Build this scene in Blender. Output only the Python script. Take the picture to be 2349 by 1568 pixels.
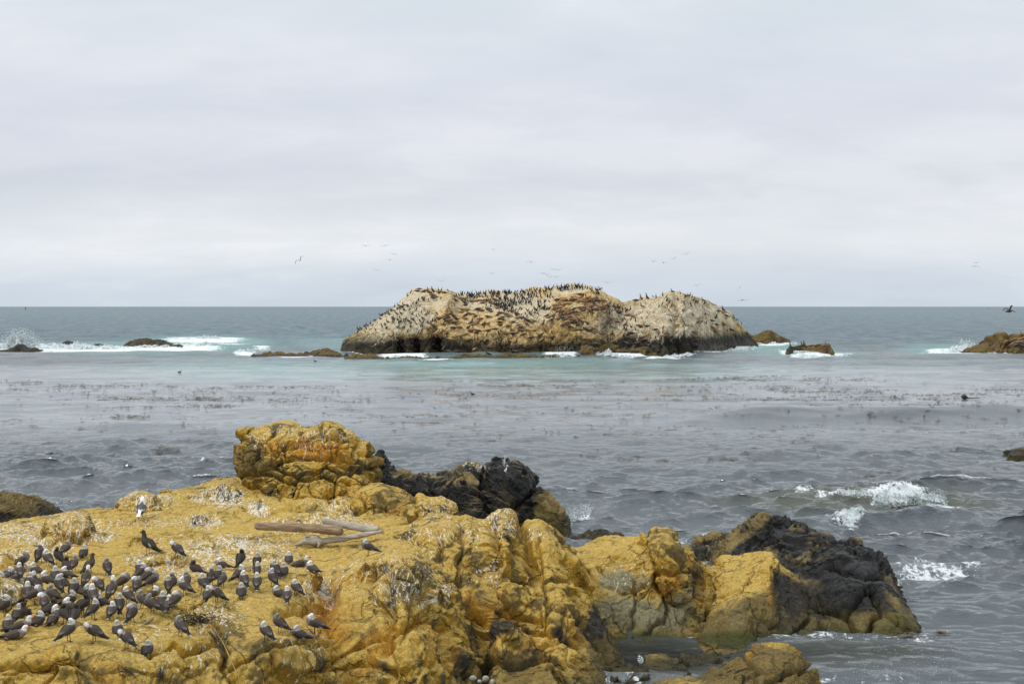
import bpy, math, random, sys, os
import numpy as np
from mathutils import Vector, Matrix, Euler
from concurrent.futures import ThreadPoolExecutor
R = math.radians
random.seed(7)
rng = np.random.default_rng(11)
Q = 1.0
for o in list(bpy.data.objects):
    bpy.data.objects.remove(o)
scene = bpy.context.scene
col = scene.collection

# ------------------------------------------------------------------ camera
CAMH = 8.5
F = 50.0 / 36.0 * 2349.0
CX, CY, HOR = 1174.5, 784.0, 702.0
PITCH = math.atan((CY - HOR) / F)
cam_d = bpy.data.cameras.new('camera')
cam_d.lens = 50; cam_d.sensor_width = 36
cam_d.clip_start = 0.5; cam_d.clip_end = 30000
cam = bpy.data.objects.new('camera', cam_d); col.objects.link(cam)
cam.location = (0, 0, CAMH)
cam.rotation_euler = (R(90) - PITCH, 0, 0)
scene.camera = cam

# ------------------------------------------------------------------ world, sun, exposure
SUN_EL, SUN_AZ = 50, -72      # sun behind the cloud, to the upper left
world = bpy.data.worlds.new('World'); scene.world = world; world.use_nodes = True
nt = world.node_tree; nt.nodes.clear()
def N(nt, t, **kw):
    n = nt.nodes.new(t)
    for k, v in kw.items():
        if k.startswith('i_'):
            n.inputs[k[2:].replace('_', ' ')].default_value = v
        else:
            setattr(n, k, v)
    return n
L = lambda nt, a, b: nt.links.new(a, b)
def mathn(nt, op, a, b=None, c=None, clamp=False):
    n = nt.nodes.new('ShaderNodeMath'); n.operation = op; n.use_clamp = clamp
    for i, v in enumerate((a, b, c)):
        if v is None: continue
        if isinstance(v, (int, float)): n.inputs[i].default_value = v
        else: nt.links.new(v, n.inputs[i])
    return n.outputs[0]
def mixc(nt, fac, a, b, mode='MIX'):
    n = nt.nodes.new('ShaderNodeMix'); n.data_type = 'RGBA'; n.blend_type = mode
    for s, v in ((n.inputs[0], fac), (n.inputs[6], a), (n.inputs[7], b)):
        if isinstance(v, (int, float)): s.default_value = v
        elif isinstance(v, tuple): s.default_value = (*v[:3], 1)
        else: nt.links.new(v, s)
    return n.outputs[2]
def ramp(nt, src, stops):
    n = nt.nodes.new('ShaderNodeValToRGB'); nt.links.new(src, n.inputs[0])
    e = n.color_ramp.elements
    while len(e) < len(stops): e.new(0.5)
    for el, (p, c) in zip(e, stops):
        el.position = p; el.color = (*c, 1) if isinstance(c, tuple) else (c, c, c, 1)
    return n.outputs[0]
def noise(nt, vec, scale, detail=4, rough=0.55, dist=0.0):
    n = nt.nodes.new('ShaderNodeTexNoise')
    n.inputs['Scale'].default_value = scale; n.inputs['Detail'].default_value = detail
    n.inputs['Roughness'].default_value = rough; n.inputs['Distortion'].default_value = dist
    nt.links.new(vec, n.inputs['Vector'])
    return n.outputs[0]
def mapping(nt, vec, scale=(1, 1, 1), rot=(0, 0, 0), loc=(0, 0, 0)):
    n = nt.nodes.new('ShaderNodeMapping'); nt.links.new(vec, n.inputs[0])
    n.inputs[1].default_value = loc; n.inputs[2].default_value = rot; n.inputs[3].default_value = scale
    return n.outputs[0]

tc = N(nt, 'ShaderNodeTexCoord'); sep = N(nt, 'ShaderNodeSeparateXYZ'); L(nt, tc.outputs['Generated'], sep.inputs[0])
zz = mathn(nt, 'MAXIMUM', sep.outputs[2], 0.0)
den = mathn(nt, 'ADD', zz, 0.28)
cmb = N(nt, 'ShaderNodeCombineXYZ')
L(nt, mathn(nt, 'DIVIDE', sep.outputs[0], den), cmb.inputs[0]); L(nt, mathn(nt, 'DIVIDE', sep.outputs[1], den), cmb.inputs[1])
n1 = noise(nt, mapping(nt, cmb.outputs[0], (0.55, 0.8, 1), (0, 0, R(12)), (3.1, 1.7, 0)), 1.5, 5, 0.5, 0.3)
n2 = noise(nt, mapping(nt, cmb.outputs[0], (0.9, 1.5, 1), (0, 0, R(-8)), (9.1, 4.7, 0)), 3.6, 7, 0.6, .3)
grad = ramp(nt, sep.outputs[2], [(0.0, (0.59, 0.66, 0.73)), (0.018, (0.63, 0.69, 0.76)), (0.043, (0.76, 0.785, 0.82)), (0.058, (0.74, 0.765, 0.80)), (0.084, (0.655, 0.685, 0.74)),
                                 (0.125, (0.68, 0.705, 0.765)), (0.22, (0.71, 0.755, 0.80)), (0.5, (0.90, 0.95, 1.0)), (1.0, (1.12, 1.15, 1.2))])
cl = mathn(nt, 'ADD', mathn(nt, 'MULTIPLY', n1, 0.6), mathn(nt, 'MULTIPLY', n2, 0.4))
clr = ramp(nt, cl, [(0.36, (0.90, 0.92, 0.94)), (0.5, (0.985, 0.99, 1.0)), (0.62, (1.10, 1.08, 1.07))])
cloud = mixc(nt, 1.0, grad, clr, 'MULTIPLY')
sky = N(nt, 'ShaderNodeTexSky', sky_type='NISHITA', sun_disc=False, sun_elevation=R(SUN_EL), sun_rotation=R(180 + SUN_AZ))
skyd = mixc(nt, 1.0, sky.outputs[0], (0.07, 0.07, 0.07), 'MULTIPLY')
fin = mixc(nt, 0.93, skyd, cloud)
bg = N(nt, 'ShaderNodeBackground'); bg.inputs['Strength'].default_value = 1.0
L(nt, fin, bg.inputs[0]); wo = N(nt, 'ShaderNodeOutputWorld'); L(nt, bg.outputs[0], wo.inputs[0])
sun_d = bpy.data.lights.new('sun', 'SUN'); sun_d.energy = 1.5; sun_d.angle = R(11); sun_d.color = (1.0, 0.965, 0.9)
sun = bpy.data.objects.new('sun', sun_d); col.objects.link(sun)
sun.rotation_euler = (R(90 - SUN_EL), 0, R(SUN_AZ))
scene.view_settings.view_transform = 'Standard'; scene.view_settings.look = 'None'
scene.view_settings.exposure = 0.15; scene.view_settings.gamma = 1.0
scene.cycles.max_bounces = 5; scene.cycles.diffuse_bounces = 2; scene.cycles.glossy_bounces = 3

# ------------------------------------------------------------------ pixel <-> world helpers (photo measured at 2349 x 1568)
cp, sp = math.cos(PITCH), math.sin(PITCH)
def at(px, py, Y):
    """world point seen at (px, py) at distance Y"""
    a = (px - CX) / F; b = -(py - CY) / F
    dy = cp + b * sp; dz = -sp + b * cp
    t = Y / dy
    return np.array([a * t, Y, CAMH + dz * t])
def atz(px, py, z):
    a = (px - CX) / F; b = -(py - CY) / F
    dy = cp + b * sp; dz = -sp + b * cp
    t = (z - CAMH) / dz
    return np.array([a * t, dy * t, z])
def project(P):
    x, y, z = P[..., 0], P[..., 1], P[..., 2] - CAMH
    w = y * cp - z * sp
    v = y * sp + z * cp
    w = np.where(np.abs(w) < 1e-4, 1e-4, w)
    return CX + F * x / w, CY - F * v / w

# ------------------------------------------------------------------ vectorised noise
_G = rng.normal(size=(256, 3)); _G /= np.linalg.norm(_G, axis=1)[:, None]; _G = _G.astype(np.float32)
_RND = rng.random((4096, 3)).astype(np.float32)
def _h(ix, iy, iz, s):
    h = ix.astype(np.uint32) * np.uint32(73856093) ^ iy.astype(np.uint32) * np.uint32(19349663) ^ iz.astype(np.uint32) * np.uint32(83492791) ^ np.uint32((s * 2654435761) & 0xffffffff)
    h ^= h >> np.uint32(13); h *= np.uint32(0x5bd1e995); h ^= h >> np.uint32(15)
    return h
def _perlin(P, s):
    fl = np.floor(P); f = (P - fl).astype(np.float32); i = fl.astype(np.int64).astype(np.int32)
    u = f * f * f * (f * (f * 6 - 15) + 10)
    out = 0
    for dx in (0, 1):
        wx = u[:, 0] if dx else 1 - u[:, 0]
        for dy in (0, 1):
            wy = u[:, 1] if dy else 1 - u[:, 1]
            for dz in (0, 1):
                wz = u[:, 2] if dz else 1 - u[:, 2]
                g = _G[_h(i[:, 0] + dx, i[:, 1] + dy, i[:, 2] + dz, s) & np.uint32(255)]
                out = out + wx * wy * wz * (g[:, 0] * (f[:, 0] - dx) + g[:, 1] * (f[:, 1] - dy) + g[:, 2] * (f[:, 2] - dz))
    return out
def _voro(P, s):
    fl = np.floor(P); f = (P - fl).astype(np.float32); i = fl.astype(np.int64).astype(np.int32)
    F1 = np.full(len(P), 9, np.float32); F2 = F1.copy(); C = np.zeros((len(P), 3), np.float32); T = np.zeros(len(P), np.float32)
    for dx in (-1, 0, 1):
        for dy in (-1, 0, 1):
            for dz in (-1, 0, 1):
                r = _RND[_h(i[:, 0] + dx, i[:, 1] + dy, i[:, 2] + dz, s) & np.uint32(4095)]
                d = (r[:, 0] + dx - f[:, 0]) ** 2 + (r[:, 1] + dy - f[:, 1]) ** 2 + (r[:, 2] + dz - f[:, 2]) ** 2
                m = d < F1
                F2 = np.where(m, F1, np.minimum(F2, d)); C[m] = r[m]; F1 = np.where(m, d, F1)
                tl = (r[:, 1] - .5) * (f[:, 0] - dx - r[:, 0]) + (r[:, 2] - .5) * (f[:, 1] - dy - r[:, 1]) + (r[:, 0] - .5) * (f[:, 2] - dz - r[:, 2]); T = np.where(m, tl, T)
    return np.stack([np.sqrt(F1), np.sqrt(F2), C[:, 0], C[:, 1], C[:, 2], T], 1)
def par(fn, P, *a):
    P = np.ascontiguousarray(P.reshape(-1, 3), dtype=np.float32)
    n = len(P)
    if n < 20000: return fn(P, *a)
    ch = np.array_split(P, 16)
    with ThreadPoolExecutor(4) as ex:
        return np.concatenate(list(ex.map(lambda c: fn(c, *a), ch)))
def pn(P, s=0): return par(_perlin, P, s)
def fbm(P, o=4, s=0, gain=0.5, lac=2.03):
    def f(p):
        t = 0; a = 1
        for k in range(o):
            t = t + a * _perlin(p, s + k * 7); p = p * lac + 3.7; a *= gain
        return t
    return par(lambda c: f(c), P)
def ridged(P, o=4, s=0, gain=0.5):
    def f(p):
        t = 0; a = 1
        for k in range(o):
            t = t + a * (1 - 2.2 * np.abs(_perlin(p, s + k * 5))); p = p * 2.1 + 1.3; a *= gain
        return t
    return par(lambda c: f(c), P)
def voro(P, s=0): return par(_voro, P, s)
def smooth(x, a, b):
    t = np.clip((x - a) / (b - a), 0, 1); return t * t * (3 - 2 * t)

# ------------------------------------------------------------------ objects helpers
def tag(o, label=None, cat=None, group=None, kind=None):
    if label: o['label'] = label
    if cat: o['category'] = cat
    if group: o['group'] = group
    if kind: o['kind'] = kind
    return o
def mesh_from(name, V, Fc, attrs=None, colr=None, smooth_sh=True):
    V = np.asarray(V, np.float32); Fc = np.asarray(Fc, np.int32)
    me = bpy.data.meshes.new(name); k = Fc.shape[1]
    me.vertices.add(len(V)); me.vertices.foreach_set('co', V.ravel())
    me.loops.add(Fc.size); me.loops.foreach_set('vertex_index', Fc.ravel())
    me.polygons.add(len(Fc)); me.polygons.foreach_set('loop_start', np.arange(0, Fc.size, k, dtype=np.int32))
    me.polygons.foreach_set('loop_total', np.full(len(Fc), k, np.int32))
    me.polygons.foreach_set('use_smooth', np.full(len(Fc), smooth_sh))
    me.update(calc_edges=True)
    for an, av in (attrs or {}).items():
        a = me.attributes.new(an, 'FLOAT', 'POINT'); a.data.foreach_set('value', np.asarray(av, np.float32).ravel())
    if colr is not None:
        a = me.attributes.new('Col', 'FLOAT_COLOR', 'POINT'); c = np.ones((len(V), 4), np.float32); c[:, :3] = colr; a.data.foreach_set('color', c.ravel())
    return me
def link(name, me, mat=None, parent=None):
    o = bpy.data.objects.new(name, me); col.objects.link(o)
    if mat and not len(me.materials): me.materials.append(mat)
    if parent: o.parent = parent
    return o

# ------------------------------------------------------------------ materials
def rock_material(name, ochre=(0.40, 0.232, 0.027), pale=(0.57, 0.395, 0.105), olive=(0.15, 0.108, 0.036), dark=(0.028, 0.024, 0.018),
                  rust=(0.34, 0.165, 0.020), grey=(0.33, 0.30, 0.17), green=(0.09, 0.12, 0.012), scale=1.0, bump=1.0, rough=0.92, streak=0.0,
                  guano=(0.78, 0.75, 0.66), wetz=0.35, spec=0.25):
    m = bpy.data.materials.new(name); m.use_nodes = True; nt = m.node_tree; nt.nodes.clear()
    out = N(nt, 'ShaderNodeOutputMaterial'); b = N(nt, 'ShaderNodeBsdfPrincipled'); L(nt, b.outputs[0], out.inputs[0])
    geo = N(nt, 'ShaderNodeNewGeometry'); pos = geo.outputs['Position']
    A = lambda n_: N(nt, 'ShaderNodeAttribute', attribute_name=n_).outputs['Fac']
    up_ = N(nt, 'ShaderNodeSeparateXYZ'); L(nt, geo.outputs['Normal'], up_.inputs[0])
    nbig = noise(nt, pos, 0.8 * scale, 5, 0.6, 0.4); nmid = noise(nt, pos, 3.5 * scale, 6, 0.62, 0.6)
    nfine = noise(nt, pos, 12 * scale, 7, 0.75); ngr = noise(nt, pos, 38 * scale, 4, 0.7)
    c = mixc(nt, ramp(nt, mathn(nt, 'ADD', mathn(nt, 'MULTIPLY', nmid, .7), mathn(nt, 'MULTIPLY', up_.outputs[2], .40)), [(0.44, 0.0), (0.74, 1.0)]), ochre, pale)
    def mask(att, nz, soft=0.22, amp=1.1):
        v = mathn(nt, 'ADD', A(att), mathn(nt, 'MULTIPLY', mathn(nt, 'SUBTRACT', nz, 0.5), amp))
        return ramp(nt, v, [(0.5 - soft, 0.0), (0.5 + soft, 1.0)])
    c = mixc(nt, mask('olive', nmid), c, mixc(nt, nfine, olive, tuple(x * 1.5 for x in olive)))
    c = mixc(nt, mask('grey', nmid, 0.26), c, mixc(nt, nmid, grey, tuple(x * 0.6 for x in grey)))
    c = mixc(nt, mask('rust', nbig), c, mixc(nt, nfine, rust, tuple(min(1, x * 1.8) for x in rust)))
    c = mixc(nt, mask('green', nfine, 0.2), c, mixc(nt, nfine, green, tuple(x * 0.45 for x in green)))
    stv = mapping(nt, pos, (7 * scale, 7 * scale, 0.8 * scale))
    nst = noise(nt, stv, 1.0, 5, 0.65, 0.5)
    c = mixc(nt, mask('dark', nst if streak else nmid, 0.26), c, mixc(nt, nfine, dark, tuple(x * 2.2 for x in dark)))
    if streak:
        v = mathn(nt, 'ADD', A('guano'), mathn(nt, 'MULTIPLY', mathn(nt, 'SUBTRACT', nst, 0.5), 1.7 * streak))
        g = ramp(nt, v, [(0.42, 0.0), (0.62, 1.0)])
    else:
        v = mathn(nt, 'MULTIPLY', A('guano'), mathn(nt, 'ADD', 0.35, nfine)); g = ramp(nt, v, [(0.28, 0.0), (0.52, 0.92)])
    c = mixc(nt, g, c, guano)
    # grain: small light and dark mineral specks
    c = mixc(nt, 1.0, c, ramp(nt, ngr, [(0.33, 0.62), (0.5, 1.0), (0.68, 1.32)]), 'MULTIPLY')
    c = mixc(nt, 1.0, c, ramp(nt, nfine, [(0.32, 0.58), (0.5, 1.0), (0.68, 1.28)]), 'MULTIPLY')
    sz = N(nt, 'ShaderNodeSeparateXYZ'); L(nt, pos, sz.inputs[0])
    wz = mathn(nt, 'ADD', sz.outputs[2], mathn(nt, 'MULTIPLY', mathn(nt, 'SUBTRACT', nmid, 0.5), wetz * 2.5))
    mr = N(nt, 'ShaderNodeMapRange'); L(nt, wz, mr.inputs[0]); mr.inputs[1].default_value = wetz * 0.3; mr.inputs[2].default_value = wetz * 2; mr.inputs[3].default_value = 1; mr.inputs[4].default_value = 0
    wet = mr.outputs[0]
    c = mixc(nt, mathn(nt, 'MULTIPLY', wet, 0.85), c, mixc(nt, nfine, (0.022, 0.020, 0.008), (0.075, 0.06, 0.02)))
    L(nt, c, b.inputs['Base Color'])
    dk = mathn(nt, 'MULTIPLY', A('dark'), 0.35)
    L(nt, mathn(nt, 'SUBTRACT', rough, mathn(nt, 'MAXIMUM', mathn(nt, 'MULTIPLY', wet, 0.45), dk), clamp=True), b.inputs['Roughness'])
    b.inputs['Specular IOR Level'].default_value = spec
    def cracks(sc_, w_):
        n = nt.nodes.new('ShaderNodeTexVoronoi'); n.feature = 'DISTANCE_TO_EDGE'; n.inputs['Scale'].default_value = sc_
        wv = nt.nodes.new('ShaderNodeVectorMath'); wv.operation = 'MULTIPLY_ADD'; nn_ = nt.nodes.new('ShaderNodeTexNoise'); nn_.inputs['Scale'].default_value = 1.6 * scale; nn_.inputs['Detail'].default_value = 5; L(nt, pos, nn_.inputs['Vector'])
        L(nt, nn_.outputs['Color'], wv.inputs[0]); wv.inputs[1].default_value = (.9 / scale,) * 3; L(nt, pos, wv.inputs[2]); L(nt, wv.outputs[0], n.inputs['Vector'])
        return ramp(nt, n.outputs['Distance'], [(0.0, 0.0), (w_, 1.0)])
    ck = mathn(nt, 'ADD', mathn(nt, 'MULTIPLY', cracks(.6 * scale, .02), .8), mathn(nt, 'MULTIPLY', cracks(2.0 * scale, .03), .12))
    h = mathn(nt, 'ADD', mathn(nt, 'ADD', mathn(nt, 'MULTIPLY', nmid, 0.7), ck), mathn(nt, 'ADD', mathn(nt, 'MULTIPLY', nfine, 0.45), mathn(nt, 'MULTIPLY', ngr, 0.18)))
    bp = N(nt, 'ShaderNodeBump'); bp.inputs['Strength'].default_value = bump; bp.inputs['Distance'].default_value = 0.12 / scale
    L(nt, h, bp.inputs['Height']); L(nt, bp.outputs[0], b.inputs['Normal'])
    return m
M_OCH = rock_material('ochre_granite')
M_BLK = rock_material('black_layered_rock', ochre=(0.05, 0.042, 0.028), pale=(0.10, 0.08, 0.045), olive=(0.17, 0.125, 0.045), dark=(0.006, 0.0056, 0.005), rough=0.7, spec=0.18, bump=0.7)
M_ISL = rock_material('island_rock', ochre=(0.48, 0.325, 0.135), pale=(0.66, 0.49, 0.235), olive=(0.155, 0.12, 0.055), dark=(0.022, 0.018, 0.014), grey=(0.46, 0.41, 0.30),
                      guano=(0.64, 0.545, 0.375), scale=0.22, bump=1.0, streak=1.0, wetz=1.0)
M_REEF = rock_material('reef_rock', ochre=(0.12, 0.08, 0.035), pale=(0.19, 0.125, 0.045), olive=(0.10, 0.075, 0.02), dark=(0.02, 0.017, 0.014), scale=0.3, bump=0.7, wetz=0.25)

# ------------------------------------------------------------------ lofted rocks
def catmull_W(nctrl, counts):
    """rows: samples, cols: control points; counts[k] samples in segment k"""
    rows = []
    for k, n in enumerate(counts):
        last = k == nctrl - 2
        for t in np.linspace(0, 1, n + 1)[: n + (1 if last else 0)]:
            w = np.zeros(nctrl)
            b = [-.5 * t + t * t - .5 * t ** 3, 1 - 2.5 * t * t + 1.5 * t ** 3, .5 * t + 2 * t * t - 1.5 * t ** 3, -.5 * t * t + .5 * t ** 3]
            for j, bj in zip((k - 1, k, k + 1, k + 2), b):
                w[min(max(j, 0), nctrl - 1)] += bj
            rows.append(w)
    return np.array(rows)
ROCKS = {}
def normals(P):
    du = np.gradient(P, axis=0); dv = np.gradient(P, axis=1)
    n = np.cross(du, dv); n /= np.maximum(np.linalg.norm(n, axis=2), 1e-9)[..., None]
    return n
def loft(cols, nu, nv, thick, zb=-1.5, end=0.6):
    nu = int(nu * Q); nv = int(nv * Q)
    C = []
    for px, pts in cols:
        c = [at(px, py, Y) for py, Y in pts]
        p0 = c[0].copy(); p0[2] = min(zb, p0[2] - 0.5); p0[1] -= 0.15 * thick
        top = c[-1]
        p1 = top + np.array([0, thick * 0.35, -0.04 * thick]); p2 = top + np.array([0, thick * 0.75, -0.35 * (top[2] - zb)]); p3 = top + np.array([0, thick, 0]); p3[2] = zb
        C.append([p0] + c + [p1, p2, p3])
    C = np.array(C)
    e0 = C[0].copy(); e0[:, 0] -= end; e0[:, 2] = np.minimum(e0[:, 2], zb); e0[:, 1] = e0[:, 1].mean() + (e0[:, 1] - e0[:, 1].mean()) * 0.6
    e1 = C[-1].copy(); e1[:, 0] += end; e1[:, 2] = np.minimum(e1[:, 2], zb); e1[:, 1] = e1[:, 1].mean() + (e1[:, 1] - e1[:, 1].mean()) * 0.6
    C = np.concatenate([e0[None], C, e1[None]])
    lu = np.linalg.norm(np.diff(C, axis=0), axis=2).mean(1); lv = np.linalg.norm(np.diff(C, axis=1), axis=2).mean(0)
    lv[0] *= 0.35; lv[-1] *= 0.3; lv[-2] *= 0.4; lv[-3] *= 0.6; lu[0] *= .5; lu[-1] *= .5
    Wu = catmull_W(len(C), np.maximum(2, np.round(nu * lu / lu.sum())).astype(int))
    Wv = catmull_W(C.shape[1], np.maximum(2, np.round(nv * lv / lv.sum())).astype(int))
    return np.einsum('ai,bj,ijk->abk', Wu, Wv, C)
def lower(cols, d):
    return [(px, pts[:-2] + [(pts[-2][0] + d * .55, pts[-2][1]), (pts[-1][0] + d, pts[-1][1])]) for px, pts in cols]
def polydist(px, py, pts):
    d = np.full(px.shape, 1e9)
    for (x0, y0), (x1, y1) in zip(pts[:-1], pts[1:]):
        vx, vy = x1 - x0, y1 - y0; t = np.clip(((px - x0) * vx + (py - y0) * vy) / (vx * vx + vy * vy + 1e-9), 0, 1)
        d = np.minimum(d, np.hypot(px - x0 - t * vx, py - y0 - t * vy))
    return d
def finish_rock(name, P, mat, label, disp, blobs=(), grooves=(), mounds=(), fields=None, streaks=None, cat='rock', kind=None, group=None):
    sh = P.shape[:2]
    for (mx, my, Rm, hm) in mounds:
        px, py = project(P); d = (px - mx) ** 2 + (py - my) ** 2
        i = np.unravel_index(np.argmin(d + (P[..., 1] - P[..., 1].min()) * 0.01), sh); c = P[i]
        r = np.sqrt((P[..., 0] - c[0]) ** 2 + (P[..., 1] - c[1]) ** 2 * 0.8 + ((P[..., 2] - c[2]) * 0.5) ** 2) / Rm
        w = np.clip(1 - r ** 2, 0, 1) ** 1.15
        P = P + np.stack([0 * w, -0.15 * w * hm, w * hm], -1)
    px, py = project(P)
    n = normals(P)
    if n[..., 2].mean() < 0: n = -n
    D = disp(P, n) * (.25 + .75 * smooth(P[..., 2], -.5, .45) if mat is not M_ISL else 1)
    D = D - D.mean() * (1.0 if mat is not M_ISL else .5)
    wob = (fbm(P * 2.3, 2, 91).reshape(sh)) * 14
    for (pts, wpx, dep) in grooves:
        dd = polydist(px + wob, py + wob * 0.6, pts)
        D = D - dep * 1.1 * np.exp(-(dd / wpx) ** 2) - dep * (0.5 if wpx > 4.5 else .2) * np.exp(-(dd / (wpx * 2.6)) ** 2)
    P2 = P + n * D[..., None]
    n2 = normals(P2)
    if n2[..., 2].mean() < 0: n2 = -n2
    att = {k: np.zeros(sh) for k in ('guano', 'olive', 'dark', 'rust', 'grey', 'green')}
    if fields: fields(att, P2, n2, D)
    for (k, cx, cy, rx, ry, s) in blobs:
        att[k] = att[k] + s * np.exp(-(((px - cx) / rx) ** 2 + ((py - cy) / ry) ** 2) ** 1.5)
    if streaks: att['guano'] = np.maximum(att['guano'], streaks(P2, n2, px, py))
    nu, nv = sh
    ii = (np.arange(nu - 1)[:, None] * nv + np.arange(nv - 1)[None]).ravel()
    Fc = np.stack([ii, ii + nv, ii + nv + 1, ii + 1], 1)
    me = mesh_from(name, P2.reshape(-1, 3), Fc, att)
    o = link(name, me, mat)
    tag(o, label, cat, group, kind)
    ROCKS[name if name not in ROCKS else name + str(len(ROCKS))] = None
    qx, qy = project(P2)
    return o, (P2.reshape(-1, 3), qx.ravel(), qy.ravel(), n2.reshape(-1, 3))
def hit(rec, px, py, r=3.0):
    P, qx, qy, n = rec
    d = (qx - px) ** 2 + (qy - py) ** 2
    k = np.nonzero(d < r * r)[0]
    if len(k) == 0:
        i = int(np.argmin(d)); return P[i], n[i]
    Yk = P[k, 1]; f = k[Yk < Yk.min() + 0.25]
    i = f[np.argmin(d[f])]
    return P[i], n[i]
def ochre_disp(s=1.0, seed=0, blk=0.22, cr=0.10, fine=1.0):
    def f(P, n):
        sh = P.shape[:2]
        W = P + 0.35 * np.stack([fbm(P * 0.9 / s, 2, 31 + seed), fbm(P * 0.9 / s + 50, 2, 32 + seed), fbm(P * 0.9 / s + 90, 2, 33 + seed)], -1).reshape(P.shape) * s
        big = fbm(W * 0.7 / s, 3, 1 + seed).reshape(sh)
        v = voro(W * np.array([0.72, 0.72, 0.5]) / s, 3 + seed); F1, F2, cr1 = v[:, 0].reshape(sh), v[:, 1].reshape(sh), v[:, 2].reshape(sh); t1 = v[:, 5].reshape(sh)
        v2 = voro(W * np.array([1.9, 1.9, 1.3]) / s + 7, 5 + seed); G1, G2, cr2 = v2[:, 0].reshape(sh), v2[:, 1].reshape(sh), v2[:, 2].reshape(sh); t2 = v2[:, 5].reshape(sh)
        e1 = np.exp(-((F2 - F1) / 0.04) ** 1.0); e2 = np.exp(-((G2 - G1) / 0.06))
        steep = np.clip(1.15 - n[..., 2], 0.12, 1)
        fn = fbm(W * 5.0 / s, 4, 21 + seed, 0.55).reshape(sh)
        rg = ridged(W * np.array([2.2, 2.2, 1.3]) / s, 3, 41 + seed).reshape(sh) - 1.1
        return s * (0.26 * big * (0.4 + 0.6 * steep) + steep * (blk * (cr1 - 0.5) * smooth(F2 - F1, 0, 0.18) - blk * 0.12 * F1 + blk * 3.4 * t1 * smooth(F2 - F1, 0, .10) + .22 * t2 * smooth(G2 - G1, 0, .12) - cr * 2.0 * e1 - cr * 0.9 * e2 + 0.10 * (cr2 - 0.5) * smooth(G2 - G1, 0, .2))
                    + 0.085 * fine * fn * (0.45 + 0.55 * steep) + 0.10 * fine * rg * steep)
    return f
def make_streaks(regs, dens, lmin, lmax, seed):
    """bird lime: many short runs that follow the steepest way down the stone"""
    def f(P, n, px, py):
        r = np.random.default_rng(seed)
        nu, nv = P.shape[:2]
        w = np.zeros((nu, nv))
        for (cx, cy, rx, ry, s) in regs:
            w = np.maximum(w, s * np.exp(-(((px - cx) / rx) ** 2 + ((py - cy) / ry) ** 2) ** 2))
        w = w * np.clip(0.4 + 1.6 * fbm(P * 1.1, 2, 77).reshape(w.shape) + 0.5, 0, 1.3)
        du = np.gradient(P, axis=0); dv = np.gradient(P, axis=1)
        lu = np.linalg.norm(du, axis=2); lv = np.linalg.norm(dv, axis=2)
        area = lu * lv
        cnt = r.poisson(np.clip(w * area * dens, 0, 3))
        idx = np.argwhere(cnt > 0).astype(float)
        G = np.zeros((nu, nv), np.float32)
        length = r.uniform(lmin, lmax, len(idx)) * r.uniform(0.3, 1, len(idx)); trav = np.zeros(len(idx)); wd = r.uniform(0.006, 0.02, len(idx)); amp = r.uniform(.55, 1, len(idx))
        gz_u = du[..., 2] / np.maximum(lu, 1e-4) ** 2; gz_v = dv[..., 2] / np.maximum(lv, 1e-4) ** 2
        jit = r.normal(0, 0.25, (len(idx), 2))
        for st in range(70):
            a = trav < length
            if not a.any(): break
            i = np.clip(idx[:, 0].astype(int), 1, nu - 2); j = np.clip(idx[:, 1].astype(int), 1, nv - 2)
            for oi in (-1, 0, 1):
                for oj in (-1, 0, 1):
                    dd = np.hypot((i + oi - idx[:, 0]) * lu[i, j], (j + oj - idx[:, 1]) * lv[i, j])
                    val = amp * np.exp(-(dd / (wd * 1.2)) ** 2) * a * (1 - 0.5 * trav / length)
                    np.maximum.at(G, (i + oi, j + oj), val.astype(np.float32))
            gu, gv = -gz_u[i, j], -gz_v[i, j]
            m = np.hypot(gu * lu[i, j], gv * lv[i, j]) + 1e-6
            step = 0.014
            idx[:, 0] += a * (gu / m * step + jit[:, 0] * step / np.maximum(lu[i, j], .004) * .4); idx[:, 1] += a * (gv / m * step + jit[:, 1] * step / np.maximum(lv[i, j], .004) * .2)
            trav += a * step
        return G
    return f
def ochre_fields(att, P, n, D):
    sh = P.shape[:2]
    f1 = fbm(P * 0.8, 3, 61).reshape(sh); f2 = fbm(P * 2.6, 3, 63).reshape(sh)
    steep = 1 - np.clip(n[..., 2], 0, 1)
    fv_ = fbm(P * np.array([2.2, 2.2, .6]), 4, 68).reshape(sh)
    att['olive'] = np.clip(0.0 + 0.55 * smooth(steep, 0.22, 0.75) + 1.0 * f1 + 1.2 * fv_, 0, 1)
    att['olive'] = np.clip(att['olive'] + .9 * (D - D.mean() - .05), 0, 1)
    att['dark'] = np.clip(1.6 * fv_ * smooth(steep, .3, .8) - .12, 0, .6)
    att['guano'] = 0.25 * np.clip(f2, 0, 1) * np.clip(n[..., 2], 0, 1)
    att['rust'] = np.clip(0.10 + 0.5 * fbm(P * 1.3, 2, 66).reshape(sh) + .8 * np.clip(D.mean() - .02 - D, 0, .35) * smooth(steep, .1, .4), 0, 0.6)

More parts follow.
